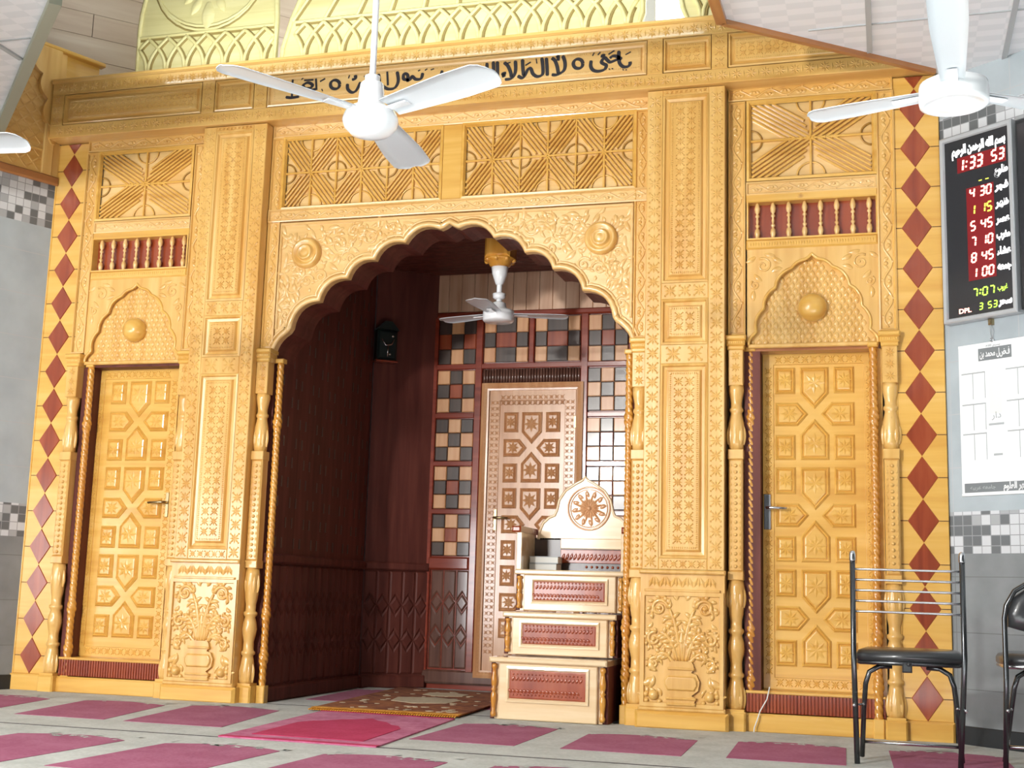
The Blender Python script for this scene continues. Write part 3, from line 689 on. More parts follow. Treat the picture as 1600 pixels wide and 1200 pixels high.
# spindle grilles
for s in (-1, 1):
    t = thing('spindle_grille', 'small grille of turned spindles on dark red wood above the %s door' % SIDE[s], 'grille', (s * 2.345, 0, 3.09), group='spindle grilles')
    u, v = .388, .123
    b = MB(); b.box(-u, u, -v, v, -.07, -.05); b.build('backing', 'red', t)
    b = MB(); b.loops(rect(-u - .004, u + .004, -v - .002, v + .002), [(0, -.06), (0, .010), (.010, .012), (.014, -.05)], False); b.build('grille_frame', 'gold', t)
    n = 8
    for k in range(n):
        x = -u + (k + .62) * (2 * u) / (n + .1); b = MB()
        b.lathe(x, -.02, [(.006, -.116), (.011, -.108), (.018, -.078), (.014, -.055), (.006, -.046), (.012, -.036), (.014, -.028), (.006, -.02), (.010, -.0), (.006, .02), (.014, .028), (.012, .036), (.006, .046), (.014, .055), (.018, .078), (.011, .108), (.006, .116)], 10); b.build('spindle', 'light', t)

# blind arches over the doors
for s in (-1, 1):
    t = thing('blind_arch_panel', 'scalloped blind arch panel with a round boss above the %s door' % SIDE[s], 'panel', (s * 2.345, 0, 0), group='blind arch panels')
    cus = [(-.38, 2.30), (-.36, 2.36), (-.335, 2.385), (-.29, 2.53), (-.22, 2.66), (-.12, 2.78), (-.04, 2.83), (0, 2.865)]
    hf = scallop(cus, [.14, 0, .16, .16, .16, .12, -.06], 6); fl = hf + [(-x, z) for x, z in reversed(hf[:-1])]
    b = MB(); b.prism([(-.39, 2.905), (-.39, 2.30)] + hf + [(0, 2.905)], -.05, 0.0); b.prism(([(.39, 2.905), (.39, 2.30)] + [(-x, z) for x, z in hf] + [(0, 2.905)])[::-1], -.05, 0.0)
    for q in (-1, 1):
        b.at(0, 0, 0, 0, q); b.spiral(.29, 2.80, .05, 1, 1.3, .008, .005); b.spiral(.34, 2.68, .03, 1, -1.3, .007, .005)
        for x, z, a in ((.18, 2.82, .3), (.22, 2.86, 0), (.34, 2.86, -.8), (.30, 2.70, .6), (.35, 2.58, 1.4), (.24, 2.76, 2.6)): b.leaf(x, z, a, .07, .017, .013, 0, .6)
    b.at(); b.build('spandrel', 'pine', t)
    b = MB(); b.tube([(x, z, .0) for x, z in fl], .010, 7); b.build('arch_moulding', 'gold', t)
    b = MB(); b.box(-.385, .385, 2.29, 2.90, -.05, -.032)
    def inside(x, z):
        for (x0, z0), (x1, z1) in zip(hf[:-1], hf[1:]):
            if z0 <= z <= z1: return abs(x) < abs(x0 + (x1 - x0) * (z - z0) / max(1e-6, z1 - z0)) - .02
        return False
    g = .040
    for r in range(16):
        for c in range(-10, 11):
            x = c * g + (g / 2 if r % 2 else 0); z = 2.325 + r * g * .88
            if inside(x, z) and math.hypot(x + .0, z - 2.53) > .075: b.at(x, z, -.032, PI / 2); b.leaf(-g * .52, 0, 0, g * 1.04, g * .42, .013)
    b.at(); b.box(-.385, .385, 2.285, 2.31, -.05, .006, .006); b.build('scale_field', 'pine', t)
    b = MB(); b.turned(0, 2.53, [(.085, -.032), (.088, -.01), (.078, .02), (.055, .045), (.03, .056), (0, .06)], 24); b.build('boss', 'gold', t)
# ------------------------------------------------------------------ doors
def door_relief(b, x, ztop, nmod, mod, w, hw=.235, k=1.0):
    """interlaced star panels: small squares, house shapes and arrows, each a raised chip-carved field"""
    def field(P, su, sv, r):
        b.loops(P, [(0, w), (0, w + .004), (.010, w + .016), (.018, w + .006), (.024, w + .016), (.030, w + .018)])
        b.star(su, sv, r, 8, .008, w + .018, .2)
    a0, a1, c0, c1 = -hw, -hw + .125, -.082, .082
    for m in range(nmod):
        z = ztop - m * mod; s = mod / .62
        def Z(q): return z - q * s
        for sg in (-1, 1):
            u0, u1 = sorted((x + sg * .235, x + sg * .115))
            field(rect(u0, u1, Z(.165), Z(0)), (u0 + u1) / 2, Z(.083), .05)
            field(rect(u0, u1, Z(.575), Z(.42)), (u0 + u1) / 2, Z(.497), .05)
            P = [(x + sg * .235, Z(.365)), (x + sg * .10, Z(.365)), (x + sg * .038, Z(.293)), (x + sg * .10, Z(.22)), (x + sg * .235, Z(.22))]
            field(P, x + sg * .15, Z(.293), .055)
        P = [(x - .085, Z(0)), (x - .085, Z(.165)), (x, Z(.262)), (x + .085, Z(.165)), (x + .085, Z(0))]
        field(P, x, Z(.10), .068)
        P = [(x - .085, Z(.575)), (x - .085, Z(.42)), (x, Z(.322)), (x + .085, Z(.42)), (x + .085, Z(.575))]
        field(P, x, Z(.475), .068)
def lever(parent, u, v, w, dirn, mat='steel', plate=True):
    h = thing('door_handle', None, None); h.parent = parent
    b = MB()
    if plate: b.box(u - .022, u + .022, v - .13, v + .085, w, w + .008, .003)
    else: b.box(u - .012, u + .012, v - .10, v + .07, w, w + .006, .002)
    b.build('back_plate', mat, h)
    b = MB(); b.tube([(u, v, w), (u, v, w + .045), (u + dirn * .02, v, w + .055), (u + dirn * .12, v - .004, w + .055)], [.010, .010, .010, .008], 8); b.build('lever', mat, h)
    return h
for n, s in ((1, -1), (2, 1)):
    D = thing('door_%d' % n, None, None, (0, 0, 0), kind='structure')
    cx = s * 2.345; w = -.15
    b = MB(); u0, u1 = sorted((s * 2.035, s * 2.705)); b.box(u0, u1, .24, 2.27, -.20, w)
    b.loops(rect(u0, u1, .25, 2.27), [(0, w), (0, w + .008), (.065, w + .008), (.068, w)], False)
    for sx in (u0 + .034, u1 - .034): b.cells(sx - .024, .33, sx + .024, 2.19, .05, .007, w + .008)
    b.cells(u0 + .07, 2.205, u1 - .07, 2.26, .055, .007, w + .008); b.cells(u0 + .07, .26, u1 - .07, .315, .055, .007, w + .008); b.build('door_leaf', 'gold', D)
    b = MB(); door_relief(b, cx, 2.185, 3, .615, w); b.build('star_panels', 'gold', D)
    lever(D, s * 2.062, 1.32, w + .008, s, 'steel' if s > 0 else 'brass', s > 0)
    b = MB(); a, c = sorted((s * 1.945, s * 2.735))
    b.box(a - .01, a + (.085 if s > 0 else .06), .12, 2.27, -.34, -.03); b.build('door_lining', 'maho', D)
    b = MB(); b.box(a, c, 2.27, 2.31, -.34, -.03); b.build('door_lining', 'maho' if s < 0 else 'trimwood', D)
    b = MB(); b.box(c - (.085 if s < 0 else .025), c + .01, .12, 2.27, -.34, -.145 if s < 0 else -.03); b.build('door_stop', 'gold', D)
    b = MB(); b.box(a, c, .12, .235, -.30, -.012)
    for k in range(40): x = a + (c - a) * (k + .5) / 40; b.box(x - .008, x + .008, .12, .232, -.012, -.003, .003)
    b.build('ribbed_sill', 'red', D)
    b = MB(); b.box(a, c, .228, .245, -.30, .004, .004); b.box(a - .01, c + .01, 0, .115, -.30, .015, .014); b.build('sill_board', 'gold', D)

# ------------------------------------------------------------------ cornice with the inscription
K = thing('cornice', 'long carved pine cornice bearing a black painted inscription across the facade', 'cornice', (0, 0, 0))
b = MB(); b.box(-3.09, 3.06, 3.955, 4.385, -.14, .115); b.box(-3.10, 3.07, 4.375, 4.41, -.14, .155, .012)
for z0, z1 in ((3.955, 4.05), (4.285, 4.378)):
    b.box(-3.09, 3.06, z0, z1, .115, .14, .004)
    n = 68
    for k in range(n):
        u = -3.05 + 6.07 * (k + .5) / n; b.star(u, (z0 + z1) / 2, .038, 8, .009, .14, .2)
        b.petal(u + .045, z0 + .02, PI / 2, .055, .008, .007, .14)
for u in (-3.04, -1.80, -1.39, 1.39, 1.80, 3.01):
    b.box(u - .05, u + .05, 4.05, 4.285, .115, .14, .004); b.cells(u - .035, 4.055, u + .035, 4.28, .072, .008, .14)
b.build('cornice_body', 'pineh', K)
def cpanel(nm, u0, u1, mat='pineh', carve=True, lip=.139):
    b = MB(); b.loops(rect(u0, u1, 4.055, 4.28), [(0, .135), (.010, lip), (.018, .120), (.032, .116), (.038, .128), (.042, .131)])
    b.teeth_rect(u0 + .052, u1 - .052, 4.107, 4.228, .0125, .014, .006, .131)
    if carve: b.cells(u0 + .064, 4.119, u1 - .064, 4.216, .05, .008, .131)
    return b.build(nm, mat, K)
cpanel('long_panel', -2.985, -1.855); cpanel('long_panel', 1.855, 2.955)
cpanel('square_panel', -1.745, -1.445); cpanel('square_panel', 1.445, 1.745)
ip = cpanel('inscription_panel', -1.335, 1.335, 'light', False)
STROKES = [[(1.227,4.15),(1.227,4.134),(1.214,4.119),(1.186,4.119),(1.163,4.14),(1.154,4.173),(1.153,4.231)],[(1.179,4.102),(1.189,4.097)],[(1.199,4.098),(1.208,4.097)],[(1.197,4.2),(1.232,4.217)],[(1.174,4.171),(1.138,4.195),(1.111,4.198),(1.095,4.185)],[(1.158,4.179),(1.123,4.166),(1.096,4.16),(1.076,4.177),(1.063,4.192),(1.048,4.183),(1.04,4.164),(1.056,4.15),(1.072,4.14),(1.061,4.113),(1.022,4.104),(0.986,4.115),(0.969,4.145),(0.972,4.182)],[(1.088,4.114),(1.098,4.111)],[(1.108,4.114),(1.118,4.113)],[(1.085,4.213),(1.124,4.235)],[(1.016,4.215),(1.031,4.234)],[(0.98,4.212),(0.991,4.234)],[(1.035,4.207),(1.051,4.205),(1.055,4.219)],[(0.917,4.165),(0.913,4.149),(0.902,4.138),(0.886,4.136),(0.87,4.141),(0.858,4.154),(0.853,4.171),(0.857,4.186),(0.868,4.197),(0.884,4.2),(0.901,4.194),(0.912,4.181),(0.917,4.165)],[(0.781,4.233),(0.796,4.19),(0.797,4.149),(0.782,4.122),(0.742,4.105),(0.71,4.109)],[(0.707,4.224),(0.728,4.205),(0.745,4.162),(0.754,4.112)],[(0.737,4.225),(0.751,4.232),(0.75,4.201)],[(0.67,4.229),(0.676,4.168),(0.68,4.103)],[(0.64,4.232),(0.649,4.161),(0.646,4.116),(0.612,4.105),(0.582,4.127),(0.566,4.164),(0.547,4.16),(0.528,4.122),(0.509,4.104),(0.479,4.122)],[(0.508,4.234),(0.512,4.174),(0.519,4.118)],[(0.601,4.23),(0.607,4.195)],[(0.529,4.189),(0.565,4.209)],[(0.459,4.229),(0.463,4.168),(0.454,4.129),(0.43,4.106),(0.391,4.104)],[(0.382,4.223),(0.408,4.198),(0.429,4.151),(0.435,4.116)],[(0.402,4.214),(0.427,4.221)],[(0.399,4.149),(0.375,4.146),(0.385,4.13),(0.37,4.129)],[(0.335,4.235),(0.338,4.174),(0.341,4.104)],[(0.307,4.238),(0.312,4.152),(0.306,4.117),(0.286,4.104),(0.271,4.12),(0.263,4.232)],[(0.268,4.12),(0.236,4.108),(0.206,4.108),(0.191,4.127),(0.205,4.146),(0.218,4.125),(0.206,4.108)],[(0.15,4.131),(0.16,4.15),(0.139,4.152),(0.15,4.131),(0.125,4.123),(0.1,4.125),(0.114,4.149),(0.089,4.157)],[(0.1,4.125),(0.07,4.123),(0.054,4.139),(0.069,4.148),(0.065,4.128),(0.04,4.12),(0.009,4.123)],[(0.022,4.178),(0.008,4.149),(0.009,4.123),(-0.016,4.12)],[(0.113,4.19),(0.138,4.203)],[(0.052,4.19),(0.077,4.203)],[(-0.049,4.207),(-0.064,4.168),(-0.104,4.138),(-0.137,4.141)],[(-0.189,4.203),(-0.2,4.163),(-0.238,4.162),(-0.264,4.185),(-0.279,4.162),(-0.304,4.164),(-0.326,4.174),(-0.323,4.207),(-0.297,4.197),(-0.295,4.147)],[(-0.374,4.229),(-0.363,4.161),(-0.386,4.114),(-0.436,4.11),(-0.48,4.138)],[(-0.446,4.235),(-0.437,4.135)],[(-0.174,4.219),(-0.157,4.229)],[(-0.132,4.219),(-0.108,4.225)],[(-0.223,4.219),(-0.207,4.226)],[(-0.509,4.224),(-0.502,4.157),(-0.53,4.126),(-0.556,4.145),(-0.564,4.221)],[(-0.556,4.137),(-0.589,4.115),(-0.615,4.134),(-0.599,4.157)],[(-0.639,4.177),(-0.666,4.121),(-0.699,4.108),(-0.731,4.135),(-0.735,4.173)],[(-0.638,4.173),(-0.616,4.155)],[(-0.73,4.211),(-0.723,4.235)],[(-0.704,4.2),(-0.679,4.206),(-0.68,4.231)],[(-0.615,4.213),(-0.586,4.231)],[(-0.793,4.173),(-0.797,4.157),(-0.809,4.146),(-0.826,4.144),(-0.843,4.149),(-0.857,4.162),(-0.862,4.179),(-0.859,4.194),(-0.847,4.205),(-0.829,4.208),(-0.812,4.202),(-0.798,4.189),(-0.793,4.173)],[(-0.926,4.152),(-0.918,4.135)],[(-0.942,4.208),(-0.904,4.226)],[(-0.974,4.232),(-0.965,4.147)],[(-0.97,4.156),(-1.013,4.151),(-1.049,4.163),(-1.068,4.19),(-1.034,4.208),(-0.998,4.188),(-1.014,4.167),(-1.058,4.165),(-1.101,4.15),(-1.126,4.136)],[(-1.062,4.227),(-0.991,4.225)],[(-1.15,4.24),(-1.149,4.112)],[(-1.094,4.112),(-1.151,4.108),(-1.196,4.116)],[(-1.084,4.234),(-1.071,4.245)]]
b = MB(); w = .1325
for P in STROKES:
    # calligraphic pen: smooth the stroke, flat ribbon of varying width with rounded ends
    Q = [Vector(p) for p in P]
    if len(Q) > 2:
        R = []
        for i in range(len(Q) - 1):
            p0, p1, p2, p3 = Q[max(0, i - 1)], Q[i], Q[i + 1], Q[min(len(Q) - 1, i + 2)]
            for k in range(5):
                t = k / 5; R.append(.5 * ((2 * p1) + (p2 - p0) * t + (2 * p0 - 5 * p1 + 4 * p2 - p3) * t * t + (3 * p1 - p0 - 3 * p2 + p3) * t ** 3))
        Q = R + [Q[-1]]
    n = len(Q); A1 = []; B1 = []; Lh = []
    for i in range(n):
        t = (Q[min(n - 1, i + 1)] - Q[max(0, i - 1)])
        t = t.normalized() if t.length > 1e-6 else Vector((1, 0)); wd = .0070 + .0048 * abs(t.x * .5 - t.y * .86)
        if len(P) == 2 and (Vector(P[0]) - Vector(P[1])).length < .04: wd = .0055
        if i in (0, n - 1): wd *= .6
        nrm = Vector((-t.y, t.x)) * wd; A1.append(Q[i] + nrm); B1.append(Q[i] - nrm)
    a0 = [b.p(x, z, w + .003) for x, z in A1]; b0 = [b.p(x, z, w + .003) for x, z in B1]
    a1 = [b.p(x, z, w - .002) for x, z in A1]; b1 = [b.p(x, z, w - .002) for x, z in B1]
    b.strip(b0, a0, False); b.strip(a0, a1, False); b.strip(b1, b0, False)
b.build('black_lettering', 'ink', K)

# ------------------------------------------------------------------ pale crest boards standing on the cornice
def crest(name, label, x, outline, ubase, zt, n, extra):
    t = thing(name, label, 'crest', (x, .10, 4.39), group='pale carved crests')
    b = MB(); b.prism(outline, -.03, 0.0, True); b.build('board', 'pale', t)
    b = MB(); P = outline; m = len(P)
    b.tube([(q[0] * .985, q[1] * .99 + .006, .0) for q in P], .018, 6, True); b.build('rim', 'pale', t)
    b = MB(); g = MB(); u0, u1 = -ubase + .02, ubase - .02; st = (u1 - u0) / n
    for k in range(-1, n + 1):
        for sg in (-1, 1):
            pts = []
            for i in range(9):
                a = i / 8; uu = u0 + st * (k + .5) + sg * (st * .98) * (math.sin(a * PI / 2) - .5) ; vv = .14 + zt * 1.0 * (1 - math.cos(a * PI / 2) * 1.0) * 1.0
                vv = .14 + zt * math.sin(a * PI / 2 * 1.0) if False else .13 + zt * a ** .8
                uu = u0 + st * (k + .5) - sg * st * (.95 - 1.0 * a ** 1.6)
                if u0 - .005 <= uu <= u1 + .005: pts.append((uu, vv, .004))
            if len(pts) > 2:
                b.tube(pts, .014, 6); g.tube([(q[0] + .020, q[1] - .004, .002) for q in pts if q[0] + .020 < u1], .010, 5)  # dark line right of each arc stands for its shadow
    b.box(u0, u1, .13 + zt, .15 + zt, 0, .016, .005); g.box(u0, u1, .112 + zt, .129 + zt, 0, .004)
    extra(b, g); b.build('carving', 'pale', t); g.build('groove_shade', 'cutshade', t); return t
def dome_outline(hw, zb, h):
    L_ = [(-hw, 0), (-hw * 1.0, zb)]
    for i in range(1, 9):
        a = i / 8 * PI / 2; L_.append((-hw * math.cos(a) ** .8 * 1.0, zb + (h - zb) * math.sin(a) * .86))
    L_[-1] = (-.03, h)
    return L_ + [(-x, z) for x, z in reversed(L_)]
def leafdrop(b, g):
    gold_leaf = ((0, .62, -PI / 2, .23, .055), (-.07, .66, -PI / 2 - .5, .14, .035), (.07, .66, -PI / 2 + .5, .14, .035), (-.13, .70, -PI / 2 - .8, .10, .03), (.13, .70, -PI / 2 + .8, .10, .03))
    for u, v, a, l, wd in gold_leaf: b.leaf(u, v, a, l, wd, .03, 0)
    for r in (0, .03):
        g.tube([(.47 * math.cos(a), .87 + (.48 - r) * math.sin(a), .0) for a in [PI + PI * i / 16 for i in range(1, 16)]], .008, 5)
        b.tube([(.46 * math.cos(a), .87 + (.46 - r) * math.sin(a), .0) for a in [PI + PI * i / 16 for i in range(1, 16)]], .012, 5)
crest('dome_crest', 'pale dome-shaped carved crest standing on the left end of the cornice', -1.99, dome_outline(.575, .45, 1.25), .575, .25, 7, leafdrop)
def rays(b, g):
    for k in range(-5, 6):
        u = k * .25; g.tube([(u, .40, 0), (u * .82 + .02, .75, 0), (u * .66, 1.2, 0)], .010, 5); b.tube([(u - .025, .40, 0), (u * .82 - .005, .75, 0), (u * .66 - .02, 1.2, 0)], .012, 5)
crest('dome_crest', 'widest pale carved crest standing in the middle of the cornice', -.02, [(-1.37, 0), (-1.36, .2), (-1.30, .42), (-1.19, .7), (-1.0, 1.1), (-.6, 1.45), (-.03, 1.8), (.03, 1.8), (.6, 1.45), (1.0, 1.1), (1.19, .7), (1.30, .42), (1.30, .2), (1.24, .0)], 1.27, .25, 17, rays)
crest('dome_crest', 'pale carved crest at the right end of the cornice, cut off by the white ceiling', 2.02, [(-.42, 0), (-.50, .2)] + dome_outline(.575, .45, 1.25)[2:-1] + [(.575, 0)], .46, .25, 6, leafdrop)

# ------------------------------------------------------------------ lattice frieze on the left tiled wall
Q = thing('corner_frieze', 'carved wooden frieze with arch and diamond lattice, high on the left tiled wall', 'frieze', (-3.1, 0, 0), LA)
b = MB(); b.box(-.50, -.02, 3.66, 4.66, .0, .005); b.build('backing', 'pineh', Q)
b = MB(); b.box(-.50, .30, 4.655, 4.685, -.02, .05, .006); b.box(-.02, .28, 4.42, 4.655, -.04, -.01); b.build('top_board', 'gold', Q)
b = MB(); b.box(-.50, .01, 3.635, 3.70, 0, .03, .012); b.build('base_moulding', 'trimwood', Q)
b = MB(); b.box(-.135, -.055, 3.70, 4.655, .0, .028, .006); b.box(-.055, -.0, 3.64, 4.655, .0, .012, .003); b.build('post', 'pine', Q)
b = MB()
for k in range(-14, 14):
    for sg in (-1, 1):
        p0, p1 = (-.85 + k * .10, 3.72), (-.85 + k * .10 + sg * .93, 4.65)
        tt = [0, 1]; d = p1[0] - p0[0]
        lo, hi = sorted(((-.49 - p0[0]) / d, (-.14 - p0[0]) / d)); lo, hi = max(0, lo), min(1, hi)
        if hi - lo > .04: b.bar((p0[0] + d * lo, p0[1] + .93 * lo), (p0[0] + d * hi, p0[1] + .93 * hi), .012, .005, .011, .002)
b.box(-.50, -.135, 3.865, 3.885, .005, .02, .004); b.build('diamond_lattice', 'pineh', Q)
cq = [(-.085, 3.93), (-.115, 4.02), (-.10, 4.06), (-.17, 4.20), (-.145, 4.26), (-.20, 4.44), (-.28, 4.56), (-.36, 4.62)]
hq = scallop(cq, [.1, 0, .2, 0, .2, .2, .1], 5)
b = MB(); b.prism(hq + [(-.36, 4.655), (-.06, 4.655), (-.06, 3.93)], .005, .045); b.build('arch_piece', 'pine', Q)

# ------------------------------------------------------------------ the niche behind the arch
Y1 = 2.10
def wallpiece(name, x, y, a, L_, z0, z1, slits=True, zoff=0):
    t = thing(name, None, None, (x, y, 0), a, kind='structure')
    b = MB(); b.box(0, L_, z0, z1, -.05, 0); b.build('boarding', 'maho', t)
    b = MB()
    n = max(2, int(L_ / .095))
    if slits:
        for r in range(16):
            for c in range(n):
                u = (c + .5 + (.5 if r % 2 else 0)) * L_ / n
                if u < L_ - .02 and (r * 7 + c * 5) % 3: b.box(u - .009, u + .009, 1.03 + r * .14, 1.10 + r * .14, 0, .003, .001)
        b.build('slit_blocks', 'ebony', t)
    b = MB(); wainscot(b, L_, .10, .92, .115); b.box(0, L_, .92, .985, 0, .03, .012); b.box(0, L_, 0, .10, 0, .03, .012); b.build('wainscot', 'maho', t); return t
def wainscot(b, L_, z0, z1, pitch):
    n = max(1, round(L_ / pitch)); p = L_ / n; rows = 3; hgt = (z1 - z0) / rows; dh = .075
    for r in range(rows + 1):
        z = z0 + r * hgt
        for c in range(n):
            u = (c + .5) * p
            if 0 < r < rows + 1 and r < rows: b.loops([(u, z - dh), (u + p * .5, z), (u, z + dh), (u - p * .5, z)], [(.002, 0), (.004, .006), (.016, .014)])
            if r < rows:
                zz = z + hgt; t_ = .006
                b.loops([(u, z + dh + t_ if r else z + .01), (u + p * .5 - .003, z + t_ if r else z + .01), (u + p * .5 - .003, zz - t_), (u, zz - dh - t_ if r < rows - 1 else zz - t_), (u - p * .5 + .003, zz - t_), (u - p * .5 + .003, z + t_ if r else z + .01)], [(0, 0), (.002, .004), (.012, .010)])
# left wall runs back (normal +X): local u along -Y
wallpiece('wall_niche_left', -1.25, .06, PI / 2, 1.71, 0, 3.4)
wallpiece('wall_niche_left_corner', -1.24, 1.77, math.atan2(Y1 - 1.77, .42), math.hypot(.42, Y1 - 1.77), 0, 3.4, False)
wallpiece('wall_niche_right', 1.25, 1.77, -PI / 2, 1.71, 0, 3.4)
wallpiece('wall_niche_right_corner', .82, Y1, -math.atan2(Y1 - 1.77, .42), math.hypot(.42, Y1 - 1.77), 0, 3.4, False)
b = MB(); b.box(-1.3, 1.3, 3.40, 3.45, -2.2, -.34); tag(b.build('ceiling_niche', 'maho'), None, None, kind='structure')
b = MB()
for k in range(22): b.box(-1.29, 1.29, 3.385, 3.40, -2.12 + k * .08, -2.12 + k * .08 + .072, .004)
tag(b.build('trim_5', 'maho'), None, None, kind='structure')
# back wall: wood mosaic around the old door
T = thing('wall_niche_back', None, None, (0, Y1, 0), kind='structure')
b = MB(); b.box(-.85, .85, 0, 3.4, -.1, -.02); b.build('boarding', 'redstrip', T)
b = MB()
for k in range(15): b.box(-.84 + k * .112, -.84 + k * .112 + .109, 3.06, 3.40, -.02, 0, .004)
b.build('plank_band', 'cplank', T)
rnd = random.Random(3)
TB = MB()
def tile3(u0, u1, z0, z1, cols, rows, pat):
    du = (u1 - u0) / cols; dz = (z1 - z0) / rows
    for r in range(rows):
        for c in range(cols):
            TB.mi = pat(r, c); TB.box(u0 + c * du + .0015, u0 + (c + 1) * du - .0015, z0 + r * dz + .0015, z0 + (r + 1) * dz - .0015, -.02, .008, .006)
# 0 dark, 1 tan, 2 red
def pA(r, c): return 0 if (r + c) % 2 == 0 else (2 if rnd.random() < .12 else 1)
def pB(r, c): return (2 if (r, c) == (1, 1) else 0) if (r + c) % 2 == 0 else 1
def pC(r, c): return (2 if (r, c) == (1, 1) else 1) if (r + c) % 2 == 0 else 0
for sg in (-1, 1):
    u0, u1 = sorted((sg * .80, sg * .475))
    for i, (z0, z1) in enumerate(((1.05, 1.385), (1.43, 1.775), (1.82, 2.165), (2.22, 2.57), (2.62, 3.005))):
        tile3(u0, u1, z0, z1, 3, 3, (pB, pC, pA, pC, pA)[i] if sg < 0 else (pC, pB, pC, pA, pC)[i])
for u0, u1 in ((-.405, -.03), (.03, .405)):
    for (a, c, cols) in ((u0, u0 + .10, 1), (u0 + .10, u1 - .10, 1), (u1 - .10, u1, 1)):
        for r in range(3):
            z0 = 2.63 + r * .125; mid = cols == 1 and a == u0 + .10
            TB.mi = (2 if r == 1 else 0) if mid else (1 if r != 1 else 0); TB.box(a + .0015, c - .0015, z0 + .0015, z0 + .1235, -.02, .008, .006)
TB.build('mosaic_tiles', ['ebony', 'tan', 'red'], T)
b = MB()
for x in (-.445, .445): b.box(x - .03, x + .03, .10, 3.02, -.02, .014, .006)
for z in (2.60,): b.box(-.82, .82, z - .022, z + .022, -.02, .012, .006)
b.box(-.82, .82, 3.01, 3.06, -.02, .03, .012); b.box(-.022, .022, 2.62, 3.01, -.02, .012, .006)
for sg in (-1, 1):
    for z in (1.407, 1.797, 2.192): b.box(*sorted((sg * .82, sg * .475)), z - .02, z + .02, -.02, .011, .005)
    b.box(*sorted((sg * .82, sg * .475)), .94, 1.04, -.02, .02, .012)
    b.box(*sorted((sg * .84, sg * .805)), .10, 3.02, -.02, .012, .005)
b.build('red_battens', 'redstrip', T)
b = MB()
for k in range(34): x = -.41 + .82 * (k + .5) / 34; b.lathe(x, -.008, [(.0115, 2.455), (.0115, 2.575)], 8)
b.build('reeded_strip', 'wain', T)
b = MB()
for sg in (-1, 1):
    b.at(min(sg * .80, sg * .475), 0, -.02); wainscot(b, .325, .15, .94, .11)
b.at(); b.box(-.85, .85, .04, .15, -.02, .02, .015); b.build('wainscot', 'wain', T)
D = thing('door_3', None, None, (.02, Y1, 0), kind='structure')
b = MB(); b.box(-.36, .36, .15, 2.40, -.04, .0)
b.loops(rect(-.36, .36, .15, 2.40), [(0, 0), (0, .006), (.085, .006), (.09, 0)], False)
for sx in (-.315, .315): b.cells(sx - .04, .28, sx + .04, 2.32, .05, .006, .006)
b.cells(-.27, 2.27, .27, 2.36, .045, .006, .006); b.cells(-.27, .19, .27, .26, .05, .006, .006); b.build('door_leaf', 'bdoor', D)
b = MB(); door_relief(b, .0, 2.215, 3, .615, 0); b.build('star_panels', 'bdoor', D)
b = MB(); b.loops(rect(-.425, .425, .10, 2.455), [(0, 0), (0, .03), (.02, .034), (.045, .022), (.06, .02), (.062, 0)], False)
b.teeth_rect(-.392, .392, .14, 2.42, .03, .02, .006, .026); b.build('door_frame', 'bdoor', D)
lever(D, -.285, 1.36, .006, 1, 'brass', False)
b = MB()
for z in (2.08, .5): b.box(.345, .375, z, z + .10, .006, .014, .004)
b.build('hinge', 'brass', D)
# ------------------------------------------------------------------ carpets
def runner(label, x0, x1, y0, y1, cells, z=.012, far=None):
    t = thing('prayer_carpet', label, 'carpet', (0, 0, 0), group='rows of prayer carpet')
    b = MB(); w0 = 0
    xa, xb = far or (x0, x1)
    V = [b.p(x0, 0, -y0), b.p(x1, 0, -y0), b.p(xb, 0, -y1), b.p(xa, 0, -y1)]; U = [b.p(x0, z, -y0), b.p(x1, z, -y0), b.p(xb, z, -y1), b.p(xa, z, -y1)]
    b.strip(V, U); b.f(*U); b.build('pile', 'cream', t)
    b = MB(); g = MB(); r = random.Random(5)
    for cx, cw, ya, yb, sk in cells:
        n = 7; P = [(cx - cw, ya), (cx + cw, ya)]; hs = .10
        P += [(cx + cw + sk * .8, yb - hs)]
        for k in range(1, n): a = k / n; xx = cw * (1 - 2 * a); P.append((cx + xx + sk, yb - hs + hs * (1 - abs(2 * a - 1)) ** .7 + .008 * (k % 2)))
        P += [(cx - cw + sk * .8, yb - hs)]
        top = [b.p(x, z + .002, -y) for x, y in P]; bot = [b.p(x, z - .001, -y) for x, y in P]; b.strip(bot, top)
        for tr in tessellate_polygon([[Vector((x, y, 0)) for x, y in P]]): b.f(*[top[i] for i in tr])
        for k in range(16):        # worn floral scatter at the head of each cell
            x = cx + sk + (r.random() - .5) * cw * 2.1; y = yb - .03 + (r.random() - .5) * .16; s_ = .018 + .02 * r.random(); a0 = r.random() * 3
            Q_ = [(x + s_ * (1 if i % 2 else .45) * math.cos(a0 + i * PI / 4), y + s_ * (1 if i % 2 else .45) * math.sin(a0 + i * PI / 4)) for i in range(8)]
            g.f(*[g.p(u, z + .0035, -v) for u, v in Q_])
    b.build('prayer_field', 'crimson', t); b = MB(); b.box(x0 + .02, x1 - .02, z - .004, z + .002, -y0 - .004, -y0 + .010); b.build('edge_binding', 'seam', t); g.build('flower_scatter', 'cream', t); return t
c1 = [(-3.35, .29, -1.42, -.42, -.2), (-2.52, .29, -1.42, -.42, -.22), (-1.70, .29, -1.42, -.40, -.22), (-.98, .30, -1.43, -.32, -.2), (-.12, .29, -1.43, -.40, -.05), (.67, .28, -1.43, -.43, .0), (1.485, .30, -1.42, -.58, -.03), (2.275, .28, -1.37, -.52, -.03), (3.05, .28, -1.37, -.52, -.03), (3.8, .28, -1.40, -.72, .0)]
runner('cream prayer carpet with crimson fields, the row along the foot of the facade', -3.88, 5.3, -1.83, -.022, c1[1:], .012, (-3.08, 3.11))
c2 = [(-3.55 + k * .82, .30, -3.10, -2.10, .02) for k in range(11)]
